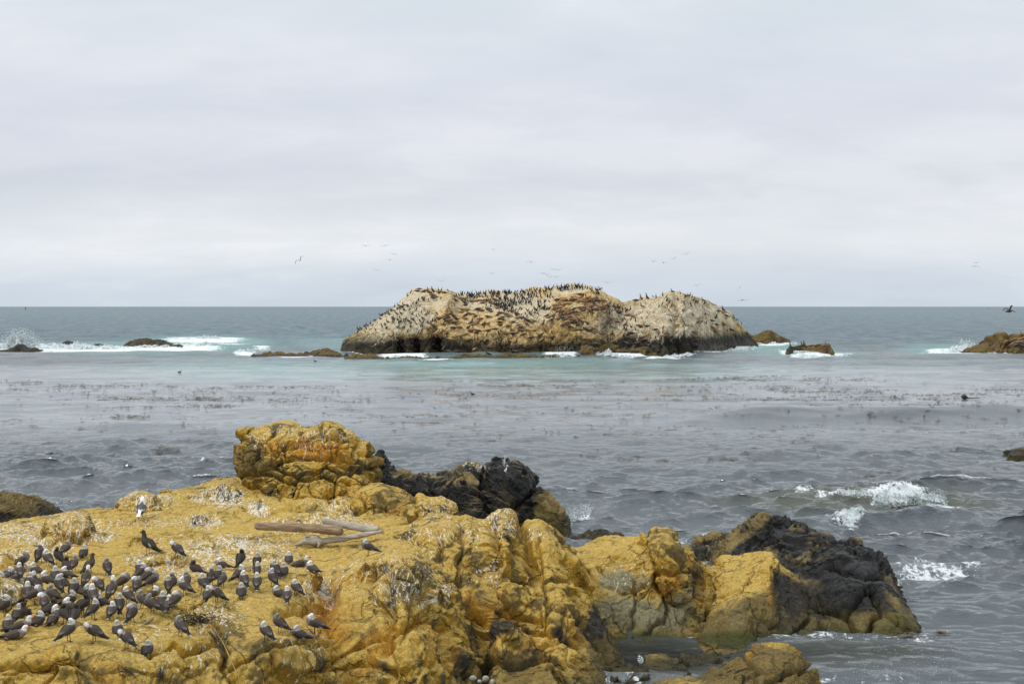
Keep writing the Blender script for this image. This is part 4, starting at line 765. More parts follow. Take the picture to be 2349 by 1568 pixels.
# body colour seen through the surface + mirror of the sky, limited by unmodelled fine chop and the dimming painted in the gap
dif = N(nt, 'ShaderNodeBsdfDiffuse'); L(nt, c, dif.inputs['Color']); L(nt, bp.outputs[0], dif.inputs['Normal'])
gl = N(nt, 'ShaderNodeBsdfGlossy'); gl.inputs['Color'].default_value = (1, 1, 1, 1); L(nt, mathn(nt, 'ADD', A('rough'), .02), gl.inputs['Roughness']); L(nt, bp.outputs[0], gl.inputs['Normal'])
fr = N(nt, 'ShaderNodeFresnel'); fr.inputs['IOR'].default_value = 1.34; L(nt, bp.outputs[0], fr.inputs['Normal'])
ch1 = noise(nt, mapping(nt, pos, (.55, .16, 1)), 1.0, 9, .72, .6); ch2 = noise(nt, mapping(nt, pos, (.17, .05, 1), (0, 0, R(4))), 1.0, 7, .65, .4); ch3 = noise(nt, mapping(nt, pos, (2.4, 5.0, 1)), 1.0, 6, .7, .8)
chop = mathn(nt, 'ADD', mathn(nt, 'MULTIPLY', mathn(nt, 'SUBTRACT', ch1, .5), 1.0), mathn(nt, 'ADD', mathn(nt, 'MULTIPLY', mathn(nt, 'SUBTRACT', ch2, .5), 1.3), mathn(nt, 'MULTIPLY', mathn(nt, 'SUBTRACT', ch3, .5), 1.1)))
cp_ = mathn(nt, 'MULTIPLY', A('cap'), mathn(nt, 'ADD', 1.0, mathn(nt, 'MULTIPLY', chop, mathn(nt, 'SUBTRACT', 1.7, mathn(nt, 'MULTIPLY', A('slick'), .5)))))
fc = mathn(nt, 'MULTIPLY', mathn(nt, 'MINIMUM', fr.outputs[0], cp_, clamp=True), mathn(nt, 'SUBTRACT', 1.0, fm))
mx = N(nt, 'ShaderNodeMixShader'); L(nt, fc, mx.inputs[0]); L(nt, dif.outputs[0], mx.inputs[1]); L(nt, gl.outputs[0], mx.inputs[2]); L(nt, mx.outputs[0], out.inputs[0])

gap_shade_ = ell([(1500, 1520, 200, 40, 1), (1800, 1520, 260, 26, .75), (2000, 1520, 160, 26, .7)]); foam = foam * (1 - .75 * gap_shade_)
me = mesh_from('sea', V.reshape(-1, 3), Fc, {'foam': foam, 'teal': teal, 'murk': murk, 'rough': rough, 'slick': slick, 'cap': cap, 'far': smooth(Y, 200, 420), 'gap_shade': ell([(1500, 1520, 200, 40, 1), (1800, 1520, 260, 26, .75), (2000, 1520, 160, 22, .5)])})
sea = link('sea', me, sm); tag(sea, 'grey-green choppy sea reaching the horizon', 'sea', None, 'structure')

# ================================================================== ANIMALS: meshes
def crv(pts, n):
    """smooth resampling of control rows"""
    p = np.array(pts, float); W = catmull_W(len(p), [n] * (len(p) - 1)); return W @ p
def tube(st, seg=10, n=3, side=(0, 1, 0)):
    """st rows: x, y, z, half width, half height -> closed smooth tube"""
    s = crv(st, n) if n > 1 else np.array(st, float)
    C = s[:, :3]; T = np.gradient(C, axis=0); T /= np.linalg.norm(T, axis=1)[:, None] + 1e-9
    S = np.tile(np.array(side, float), (len(C), 1)); B = np.cross(T, S); B /= np.linalg.norm(B, axis=1)[:, None] + 1e-9; S = np.cross(B, T)
    a = np.linspace(0, 2 * np.pi, seg, endpoint=False)
    V = C[:, None] + S[:, None] * (np.cos(a)[None, :, None] * np.maximum(s[:, 3], 1e-4)[:, None, None]) + B[:, None] * (np.sin(a)[None, :, None] * np.maximum(s[:, 4], 1e-4)[:, None, None])
    V = V.reshape(-1, 3); Fc = []
    m = len(C)
    for i in range(m - 1):
        for j in range(seg):
            k = (j + 1) % seg; Fc.append((i * seg + j, i * seg + k, (i + 1) * seg + k, (i + 1) * seg + j))
    V = np.concatenate([V, C[:1], C[-1:]])
    for j in range(seg):
        k = (j + 1) % seg; Fc.append((len(V) - 2, k, j, len(V) - 2)); Fc.append((len(V) - 1, (m - 1) * seg + j, (m - 1) * seg + k, len(V) - 1))
    return V, np.array(Fc)
def join(parts):
    Vs, Fs, o = [], [], 0
    for V, Fc in parts: Vs.append(V); Fs.append(Fc + o); o += len(V)
    return np.concatenate(Vs), np.concatenate(Fs)
def poly_mesh(name, V, Fc, colr, smooth_sh=True):
    me = bpy.data.meshes.new(name)
    fl = [tuple(dict.fromkeys(map(int, f))) for f in Fc]
    me.from_pydata([tuple(map(float, v)) for v in V], [], fl)
    me.polygons.foreach_set('use_smooth', [smooth_sh] * len(me.polygons))
    a = me.attributes.new('Col', 'FLOAT_COLOR', 'POINT'); c = np.ones((len(V), 4), np.float32); c[:, :3] = colr; a.data.foreach_set('color', c.ravel())
    me.update(); return me
def animal_mat(name, rough, nscale, var, obcol=False, spec=.3):
    m = bpy.data.materials.new(name); m.use_nodes = True; nt = m.node_tree; nt.nodes.clear()
    out = N(nt, 'ShaderNodeOutputMaterial'); b = N(nt, 'ShaderNodeBsdfPrincipled'); L(nt, b.outputs[0], out.inputs[0])
    c = N(nt, 'ShaderNodeAttribute', attribute_name='Col').outputs['Color']
    tcn = N(nt, 'ShaderNodeTexCoord').outputs['Object']
    nz = noise(nt, tcn, nscale, 4, .6)
    c = mixc(nt, 1.0, c, ramp(nt, nz, [(.3, 1 - var), (.7, 1 + var)]), 'MULTIPLY')
    if obcol:
        oi = N(nt, 'ShaderNodeObjectInfo'); c = mixc(nt, 1.0, c, oi.outputs['Color'], 'MULTIPLY')
    L(nt, c, b.inputs['Base Color']); b.inputs['Roughness'].default_value = rough; b.inputs['Specular IOR Level'].default_value = spec
    return m
M_FEA = animal_mat('feather', .75, 34, .38, True)
M_FUR = animal_mat('sea_lion_fur', .5, 3, .25, True, .45)
M_CORM = animal_mat('dark_plumage', .6, 8, .3, True)
M_BILL = animal_mat('bill_and_leg', .45, 10, .1)
GREY = np.array((.17, .152, .142)); DKGREY = np.array((.060, .047, .039)); BLK = np.array((.012, .011, .011)); WHT = np.array((.68, .67, .65)); MOT = np.array((.30, .29, .28)); BRN = np.array((.045, .036, .03)); RED = np.array((.55, .05, .03))
def lerp3(a, b, t): return a[None] * (1 - t[:, None]) + b[None] * t[:, None]

def gull_parts(pose, head):
    """bird faces +x, feet at z = 0; lengths in metres"""
    sit = pose in 'SL'
    dz = -0.125 if sit else 0.0
    hy = 0.0
    if pose == 'T':   # asleep on its feet, bill turned back into the shoulders
        sp_ = [(-.20, 0, .145, .006, .006), (-.16, 0, .150, .030, .026), (-.08, 0, .172, .060, .058), (0, 0, .200, .078, .076), (.065, 0, .232, .074, .074), (.085, 0, .275, .052, .052), (.060, 0, .312, .040, .040), (.035, 0, .338, .036, .034), (.012, 0, .350, .024, .022), (-.004, 0, .350, .004, .004)]
        hc = (.035, 0, .335)
    elif pose == 'A':
        sp_ = [(-.20, 0, .135, .006, .006), (-.15, 0, .145, .032, .028), (-.07, 0, .175, .062, .060), (.01, 0, .210, .076, .076), (.065, 0, .250, .064, .066), (.075, 0, .305, .042, .042), (.080, 0, .350, .034, .034), (.095, 0, .385, .036, .034), (.115, 0, .395, .026, .024), (.130, 0, .392, .004, .004)]
        hc = (.10, 0, .385)
    elif pose == 'P':  # preening, neck bent round to one side
        sp_ = [(-.20, 0, .150, .006, .006), (-.16, 0, .155, .030, .026), (-.08, 0, .178, .062, .060), (.01, 0, .205, .078, .076), (.075, 0, .232, .068, .068), (.105, .02, .275, .048, .048), (.085, .055, .305, .040, .040), (.045, .085, .300, .037, .036), (.020, .100, .280, .026, .026), (.010, .106, .266, .004, .004)]
        hc = (.04, .085, .295)
    elif pose == 'S':
        sp_ = [(-.20, 0, .175, .006, .006), (-.16, 0, .178, .034, .026), (-.08, 0, .190, .068, .056), (0, 0, .203, .086, .072), (.07, 0, .225, .078, .070), (.085, 0, .268, .052, .050), (.060, 0, .300, .040, .040), (.035, 0, .322, .036, .034), (.012, 0, .334, .024, .022), (-.004, 0, .334, .004, .004)]
        hc = (.035, 0, .32)
    else:              # L: sitting with the head forward
        sp_ = [(-.22, 0, .180, .006, .006), (-.17, 0, .182, .034, .026), (-.08, 0, .192, .068, .054), (0, 0, .203, .084, .070), (.08, 0, .220, .072, .066), (.110, 0, .262, .046, .046), (.120, 0, .300, .036, .036), (.138, 0, .318, .034, .032), (.158, 0, .318, .024, .022), (.172, 0, .312, .004, .004)]
        hc = (.14, 0, .315)
    V, Fc = tube([(x, y, z, w * (1.10 if w < .05 else 1.06), h_ * (1.10 if w < .05 else 1.03)) for x, y, z, w, h_ in sp_], 12, 3)
    V[:, 2] += dz; hc = np.array(hc) + (0, 0, dz)
    HC = {'w': WHT, 'g': MOT, 'b': BRN, 'W': np.array((.85, .85, .85))}[head]
    dist = np.linalg.norm(V - hc, axis=1)
    r_ = random.Random(3)
    t = 1 - smooth(dist + np.array([r_.uniform(-.006, .006) for _ in V]), .055, .095 if head in 'wW' else .08)
    BODY = {'w': GREY, 'g': GREY * .9, 'b': BRN * 1.5, 'W': np.array((.75, .75, .75))}[head]
    WING = {'w': DKGREY, 'g': DKGREY, 'b': BRN, 'W': np.array((.07, .075, .09))}[head]
    bc = lerp3(BODY, HC, t)
    if head == 'g': bc *= (np.array([r_.uniform(.7, 1.3) for _ in V])[:, None] * t[:, None] + (1 - t[:, None]))
    cz = np.interp(V[:, 0], [-.2, -.08, 0, .065], [.155, .176, .204, .236]) + dz + (.012 if sit else 0)
    mt = smooth(V[:, 2] - cz, .005, .03) * smooth(.055 - V[:, 0], 0, .03) * (1 - t)
    bc = bc * (1 - mt[:, None]) + WING[None] * mt[:, None]
    out = {'body': (V, Fc, bc, M_FEA)}
    z0 = dz
    wings = []
    for s in (-1, 1):
        ang = {'T': .045, 'A': .06, 'P': .05, 'S': .0, 'L': 0}[pose]
        top = .25 if not sit else .235
        wv, wf = tube([(.075, s * .055, top + .0, .004, .004), (.05, s * .070, top - .012, .016, .040), (-.02, s * .076, top - .035 - ang * .2, .020, .056), (-.10, s * .062, top - .062 - ang * .6, .016, .046), (-.18, s * .036, top - .075 - ang * 1.1, .010, .026), (-.26, s * .016, top - .085 - ang * 1.6, .006, .012), (-.30, s * .008, top - .09 - ang * 1.9, .002, .002)], 8, 2)
        wv[:, 2] += z0
        tt = smooth(-wv[:, 0], .13, .19); wc = lerp3(WING, BLK, tt)
        edge = (np.abs(wv[:, 0] + .125) < .014) & (wv[:, 2] < (top - .07 + z0)); wc[edge] = (.6, .6, .58)
        wings.append((wv, wf, wc, M_FEA))
    out['wing'] = wings[0]; out['wing2'] = wings[1]
    zt = (.145 if pose in 'TPA' else .17) + z0
    tv, tf = tube([(-.17, 0, zt + .012, .026, .012), (-.23, 0, zt - (.03 if not sit else .0), .030, .007), (-.30, 0, zt - (.065 if not sit else .01), .040, .004), (-.325, 0, zt - (.078 if not sit else .013), .042, .002)], 8, 2)
    tc_ = lerp3(BLK, BLK, tv[:, 0] * 0) if head != 'W' else lerp3(np.array((.8, .8, .8)), np.array((.8, .8, .8)), tv[:, 0] * 0)
    tc_[tv[:, 0] < -.318] = (.45, .45, .43) if head != 'b' else tuple(BLK)
    out['tail'] = (tv, tf, tc_, M_FEA)
    if pose in 'APL':
        d = {'A': np.array((1, 0, -.25)), 'L': np.array((1, 0, -.2)), 'P': np.array((-.45, .55, -1.0))}[pose]; d = d / np.linalg.norm(d)
        s0 = {'A': np.array((.118, 0, .388)), 'L': np.array((.160, 0, .312)), 'P': np.array((.018, .100, .275))}[pose] + (0, 0, dz)
        st = [(*(s0 + d * q), w, w * 1.3) for q, w in ((0, .010), (.02, .010), (.04, .0085), (.055, .005), (.06, .001))]
        bv, bf = tube(st, 8, 1, (0, 1, 0) if pose != 'P' else (1, 0, 0))
        q = (bv - s0) @ d; colb = RED if head in 'wg' else (np.array((.02, .02, .02)) if head == 'b' else np.array((.6, .35, .03)))
        out['bill'] = (bv, bf, lerp3(colb, BLK if head != 'W' else colb, smooth(q, .036, .046)), M_BILL)
    if not sit:
        for nme, s in (('leg', -1), ('leg2', 1)):
            lc = BLK * 1.6 if head in 'wg' or pose == 'T' else np.array((.22, .13, .12))
            a = tube([(-.015, s * .030, .17, .012, .012), (-.010, s * .030, .11, .0065, .0065), (-.002, s * .030, .05, .0055, .0055), (0, s * .030, .006, .006, .006)], 6, 2)
            foot = np.array([(-.01, s * .030, .010), (.055, s * .030 - .024, .003), (.062, s * .030, .003), (.055, s * .030 + .024, .003), (-.015, s * .030, .0)]), np.array([(0, 1, 2, 2), (0, 2, 3, 3), (4, 2, 1, 1), (4, 3, 2, 2), (0, 4, 1, 1), (0, 3, 4, 4)])
            lv, lf = join([a, foot]); out[nme] = (lv, lf, np.tile(lc, (len(lv), 1)), M_BILL)
    return out
_gull_cache = {}
def make_gull(pose, head, loc, az, sc, label, group, nrm=None, name='gull'):
    key = (pose, head)
    if key not in _gull_cache:
        d = {}
        for k, (V, Fc, c, m) in gull_parts(pose, head).items():
            me = poly_mesh(k.rstrip('2'), V, Fc, c); me.materials.append(m); d[k] = me
        _gull_cache[key] = d
    e = bpy.data.objects.new(name, None); col.objects.link(e); e.empty_display_size = .1
    e.location = loc; e.scale = (sc, sc * random.uniform(.96, 1.08), sc * random.uniform(.95, 1.06)); e.rotation_euler = (R(random.uniform(-4, 4)), R(random.uniform(-5, 5)), R(az))
    tag(e, label, 'gull', group)
    if pose == 'P' and az > 90 and random.random() < .5: e.scale[1] *= 1
    vv = random.uniform(.72, 1.25); vb = vv * random.uniform(.9, 1.02)
    for k, me in _gull_cache[key].items():
        o = bpy.data.objects.new(k.rstrip('2'), me); col.objects.link(o); o.parent = e; o.color = (vv, vv * .99, vb, 1)
    return e

# ------------------------------------------------------------------ the flock (x, y of the feet in enlargements of the photograph)
ZO = {1: (0, 2120, 4.698), 2: (450, 2180, 4.698), 3: (0, 2350, 4.698), 4: (450, 2400, 4.698), 5: (900, 2180, 4.698), 6: (0, 1600, 1.3829), 7: (1300, 1600, 1.3829), 8: (400, 1950, 4.698)}
FL = """1 455 725 T 30 g;1 755 610 T 95 g;1 890 675 T 130 w;1 1090 620 T 130 b;1 1245 475 T 60 g;1 1575 465 S 92 w;1 1385 770 T 100 g;1 1260 690 S 120 b;1 1695 800 A 60 b;1 1610 1050 A 92 w;1 2015 825 T 120 g;1 660 800 S 145 w
1 380 915 T 110 w;1 150 880 S 15 w;1 265 965 S 35 g;1 70 950 S 80 g;1 5 965 S 80 w;1 560 1005 S 90 w;1 700 1150 A 130 w;1 870 985 S 155 w;1 1040 890 S 110 w;1 1245 870 S 158 w;1 1160 1030 S 140 w;1 1100 1200 T 130 w;1 1440 1150 S 140 g
1 1870 1160 P 115 w;1 2120 1300 A 85 w;1 540 1320 T 120 w;1 980 1250 S 145 g;1 1400 1280 T 95 w;1 1310 1350 S 60 w;1 1690 1200 S 145 w;3 660 310 P 20 w;3 840 430 P 110 w
3 100 520 T 40 w;3 340 570 S 90 w;3 500 640 A 275 b;3 160 735 S 92 w;3 400 775 L 12 w;3 300 940 L 6 w;3 700 680 S 70 w;3 1000 655 S 92 g;3 1090 530 S 150 w;3 950 460 S 60 b;3 1300 400 S 155 w;3 1560 505 T 55 b;3 1745 572 T 75 w;3 1760 310 T 110 w
3 1390 690 T 100 b;3 1220 670 T 140 b;3 1290 1000 T 62 w;3 1770 1035 P 150 w;3 2090 600 T 92 w;3 2230 480 T 100 w;3 2210 842 S 105 w;3 1900 325 S 170 w
2 510 475 S 115 w;2 550 640 T 50 w;2 660 735 P 40 w;2 750 830 T 30 g;2 200 835 P 40 w;2 450 875 P 90 w;2 290 1100 T 150 w;2 550 1190 T 140 g;2 770 960 S 40 w;2 745 1285 T 140 g;2 370 1435 P 88 w;2 1130 725 S 90 g;2 1390 700 S 92 g;2 1070 890 T 110 w;2 930 1090 S 95 w
2 1350 945 T 150 w;2 1560 490 S 150 b;2 1850 740 A 92 w;2 2040 410 S 165 w;2 1690 880 T 120 w;2 1990 600 S 90 w;2 2060 800 T 80 g;2 1790 955 S 88 w;2 1960 1072 P 155 w;2 1060 1165 S 92 w;2 1200 1200 P 60 w
4 260 900 P 145 w;4 660 970 S 92 w;4 1270 672 T 130 g;5 290 395 T 92 b;5 590 450 T 80 w;5 280 690 T 50 w;5 350 780 T 118 w;5 600 620 T 92 w;5 620 830 T 92 w;5 300 925 S 105 w;5 930 610 T 130 w;5 900 775 T 128 w;5 1110 525 S 100 w
5 1200 295 S 92 w;5 1430 392 L 15 w;5 1630 455 S 145 w;5 1010 940 S 150 w;5 1340 948 T 140 w;5 1180 1095 T 90 w;6 1470 1330 T 140 w;6 1550 1285 T 150 g;6 1655 1308 S 150 w;6 1740 1290 T 172 w"""
flock = []
for tok in FL.replace('\n', ';').split(';'):
    a = tok.split()
    if len(a) < 6: continue
    ox, oy, s = ZO[int(a[0])]
    fx, fy = (ox + float(a[1]) / s) / 1.74372, (oy + float(a[2]) / s) / 1.74372
    flock.append([fx, fy, a[3], float(a[4]), a[5]])
ORD = ['first', 'second', 'third', 'fourth', 'fifth', 'sixth', 'seventh', 'eighth', 'ninth', 'tenth', 'eleventh', 'twelfth', 'thirteenth', 'fourteenth', 'fifteenth', 'sixteenth', 'seventeenth', 'eighteenth', 'nineteenth', 'twentieth'] + ['twenty-' + w for w in ('first', 'second', 'third', 'fourth', 'fifth', 'sixth', 'seventh', 'eighth', 'ninth')] + ['thirtieth'] + ['thirty-' + w for w in ('first', 'second', 'third', 'fourth', 'fifth', 'sixth', 'seventh', 'eighth', 'ninth')] + ['fortieth'] * 9
flock.sort(key=lambda g: -g[1])
nb_rows = 9; per = math.ceil(len(flock) / nb_rows)
PD = {'T': 'standing asleep', 'S': 'resting on belly', 'A': 'standing alert', 'P': 'preening', 'L': 'lying with head up'}
HD = {'w': 'white-headed', 'g': 'mottle-headed', 'b': 'dark brown'}
for r_ in range(nb_rows):
    row = sorted(flock[r_ * per:(r_ + 1) * per], key=lambda g: g[0])
    for k, g in enumerate(row):
        rw = 'front row' if r_ == 0 else ('back row' if r_ == nb_rows - 1 else ORD[r_] + ' row from front')
        g.append('%s gull %s, %s from left in %s' % (HD[g[4]], PD[g[2]], ORD[k], rw))
special = {(6, 1740): 'white-headed gull standing level at the right end of the flock above the orange gully', (3, 300): 'grey gull with white head and red bill lying side-on in the front left corner', (2, 370): 'ruffled gull preening spread feathers, red bill down, in the middle of the flock',
           (3, 500): 'dark brown gull facing the camera with plain brown chest, front left', (1, 1610): 'tall slim gull with white head stretched straight up in the flock', (4, 1270): 'gull standing on the hump right beside the dark seaweed tangle',
           (1, 1575): 'white-headed gull sitting alone at the back left edge of the flock', (5, 1180): 'white-headed gull perched on the lip above the orange gully, seen from behind', (2, 1850): 'gull with raised white head and red bill pointing left, back of the flock'}
for (z, zx), lab in special.items():
    ox, oy, s = ZO[z]; x_ = (ox + zx / s) / 1.74372
    zy = {(6, 1740): 1290, (3, 300): 940, (2, 370): 1435, (3, 500): 640, (1, 1610): 1050, (4, 1270): 672, (1, 1575): 465, (5, 1180): 1095, (2, 1850): 740}[(z, zx)]
    y_ = (oy + zy / s) / 1.74372
    g = min(flock, key=lambda g: (g[0] - x_) ** 2 + (g[1] - y_) ** 2); g[5] = lab
for fx, fy, pose, az, hd, lab in flock:
    p, n_ = hit(REC_MAIN, fx, fy, 3.5)
    make_gull(pose, hd, (p[0], p[1], p[2] - (.012 if pose in 'SL' else .004)), az + random.uniform(-8, 8), random.uniform(1.02, 1.12) * (1.05 if pose in 'SL' else 1.0), lab, 'gulls resting in the flock on the ochre rock shelf')
def solo(z, zx, zy, pose, az, hd, sc, lab, rec=None, zoff=-.004):
    ox, oy, s = ZO[z]; qx_, qy_ = (ox + zx / s) / 1.74372, (oy + zy / s) / 1.74372; p, n_ = hit(REC_MAIN, qx_, qy_, 3.5)
    if rec:
        p2, n2_ = hit(rec, qx_, qy_, 3.5)
        if p2[1] < p[1]: p, n_ = p2, n2_
    return make_gull(pose, hd, (p[0], p[1], p[2] + zoff), az, sc, lab, None)
solo(8, 775, 565, 'A', 95, 'W', 1.42, 'white gull with slate-grey back standing alone by the whitewashed boulder')
solo(8, 895, 1262, 'A', 150, 'b', 1.38, 'large mottled brown young gull standing above the flock')
solo(8, 1425, 1310, 'P', 140, 'w', 1.22, 'slim dark gull with white head preening, right of the brown young gull')
solo(7, 240, 858, 'T', 165, 'w', 1.15, 'pale grey gull standing alone under the driftwood', REC_MID)
def dark_bird(px, py, az, lab):
    p, _ = hit(REC_MAIN, px, py, 4)
    e = make_gull('S', 'b', (p[0], p[1], p[2] - .02), az, 1.3, lab, None, name='black_bird'); e['category'] = 'bird'
    return e
dark_bird(756, 1128, 120, 'black bird crouching on the ledge below the cracked knob, left of the pair')
dark_bird(784, 1128, 60, 'black bird crouching on the ledge below the cracked knob, right of the pair')

# ------------------------------------------------------------------ sea lions
def lion_mesh(kind):
    if kind == 'l': st = [(-.50, 0, .03, .05, .008), (-.44, 0, .035, .022, .018), (-.34, 0, .055, .045, .045), (-.16, 0, .09, .085, .085), (.04, 0, .115, .115, .11), (.20, 0, .115, .11, .105), (.32, 0, .12, .075, .078), (.40, 0, .14, .052, .055), (.455, 0, .15, .046, .044), (.50, 0, .145, .022, .02), (.515, 0, .143, .004, .004)]
    elif kind == 'u': st = [(-.40, 0, .025, .05, .008), (-.34, 0, .035, .025, .02), (-.22, 0, .07, .065, .06), (-.08, 0, .12, .105, .11), (.04, 0, .22, .11, .12), (.09, 0, .34, .085, .09), (.11, 0, .45, .058, .06), (.13, 0, .53, .046, .048), (.17, 0, .575, .038, .036), (.22, 0, .60, .018, .016), (.235, 0, .605, .003, .003)]
    else: st = [(-.26, .14, .03, .04, .01), (-.26, .10, .05, .035, .03), (-.22, -.03, .09, .08, .08), (-.08, -.10, .12, .11, .11), (.08, -.08, .13, .115, .11), (.20, .02, .13, .09, .09), (.20, .13, .12, .06, .06), (.12, .19, .12, .048, .046), (.05, .20, .11, .02, .02), (.035, .20, .11, .004, .004)]
    A_ = [tube(st, 10, 3)]
    for s in (-1, 1):
        if kind == 'l': A_.append(tube([(.17, s * .08, .07, .03, .03), (.12, s * .15, .03, .035, .012), (.05, s * .22, .012, .03, .006), (.01, s * .24, .008, .004, .003)], 6, 2)); A_.append(tube([(-.46, s * .01, .03, .018, .008), (-.54, s * .05, .02, .022, .006), (-.58, s * .065, .015, .004, .002)], 6, 1))
        if kind == 'u': A_.append(tube([(.06, s * .08, .24, .035, .03), (.09, s * .15, .12, .03, .016), (.11, s * .19, .02, .03, .008), (.17, s * .21, .008, .01, .003)], 6, 2)); A_.append(tube([(-.36, s * .01, .03, .018, .008), (-.45, s * .05, .02, .02, .006), (-.47, s * .06, .015, .004, .002)], 6, 1))
    V, Fc = join(A_)
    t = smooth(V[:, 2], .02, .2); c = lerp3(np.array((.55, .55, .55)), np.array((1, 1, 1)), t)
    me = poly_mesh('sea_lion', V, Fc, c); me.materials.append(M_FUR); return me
LM = {k: lion_mesh(k) for k in 'luc'}
LCOL = {'d': (.06, .036, .022), 'b': (.22, .115, .045), 't': (.46, .26, .08), 'k': (.06, .055, .052)}
LNM = {'d': 'dark brown', 'b': 'russet', 't': 'golden', 'k': 'charcoal'}
PNM = {'l': 'lying', 'u': 'sitting up', 'c': 'curled up'}
def lion(rec, px, py, kind, rot, c, label, group, sc=None):
    p, n_ = hit(rec, px, py, 2.2)
    sc = sc or random.uniform(1.35, 1.75)
    nn = Vector((float(n_[0]) * .3, float(n_[1]) * .5, max(.35, float(n_[2])))).normalized()
    if kind == 'u':
        up = Vector((0, 0, 1)); fw = Vector((1 if rot < 90 else -1, random.uniform(-.6, .2), 0)).normalized()
    else:
        r0_ = R(rot); fw = Vector((math.cos(r0_), 0, math.sin(r0_)))
        if random.random() < .5 and kind == 'l': fw = -fw
        fw = (fw + Vector((0, random.uniform(-.7, .7), random.uniform(-.25, .25)))).normalized()
        up = Vector((nn.x, min(nn.y, -.25), nn.z)).normalized(); fw = (fw - up * fw.dot(up)).normalized()
    sd = up.cross(fw).normalized()
    o = bpy.data.objects.new('sea_lion', LM[kind]); col.objects.link(o)
    m = Matrix((fw, sd, fw.cross(sd))).transposed().to_4x4()
    o.matrix_world = Matrix.Translation((p[0], p[1] - .10, p[2] - .03)) @ m @ Matrix.Diagonal((sc, sc * 1.05, sc * 1.1, 1))
    v = random.uniform(.75, 1.3); o.color = tuple(min(1, x * v) for x in LCOL[c]) + (1,)
    tag(o, label, 'sea lion', group)
    return o
def zp(z, x, y):
    ox, oy, s = {'A': (1340, 1130, 4.9), 'B': (1740, 1120, 4.9), 'C': (2100, 1120, 4.9), 'D': (2480, 1140, 4.195), 'E': (2960, 1250, 5.339), 'F': (3700, 1200, 5.932)}[z]
    return (ox + x / s) / 1.74372, (oy + y / s) / 1.74372
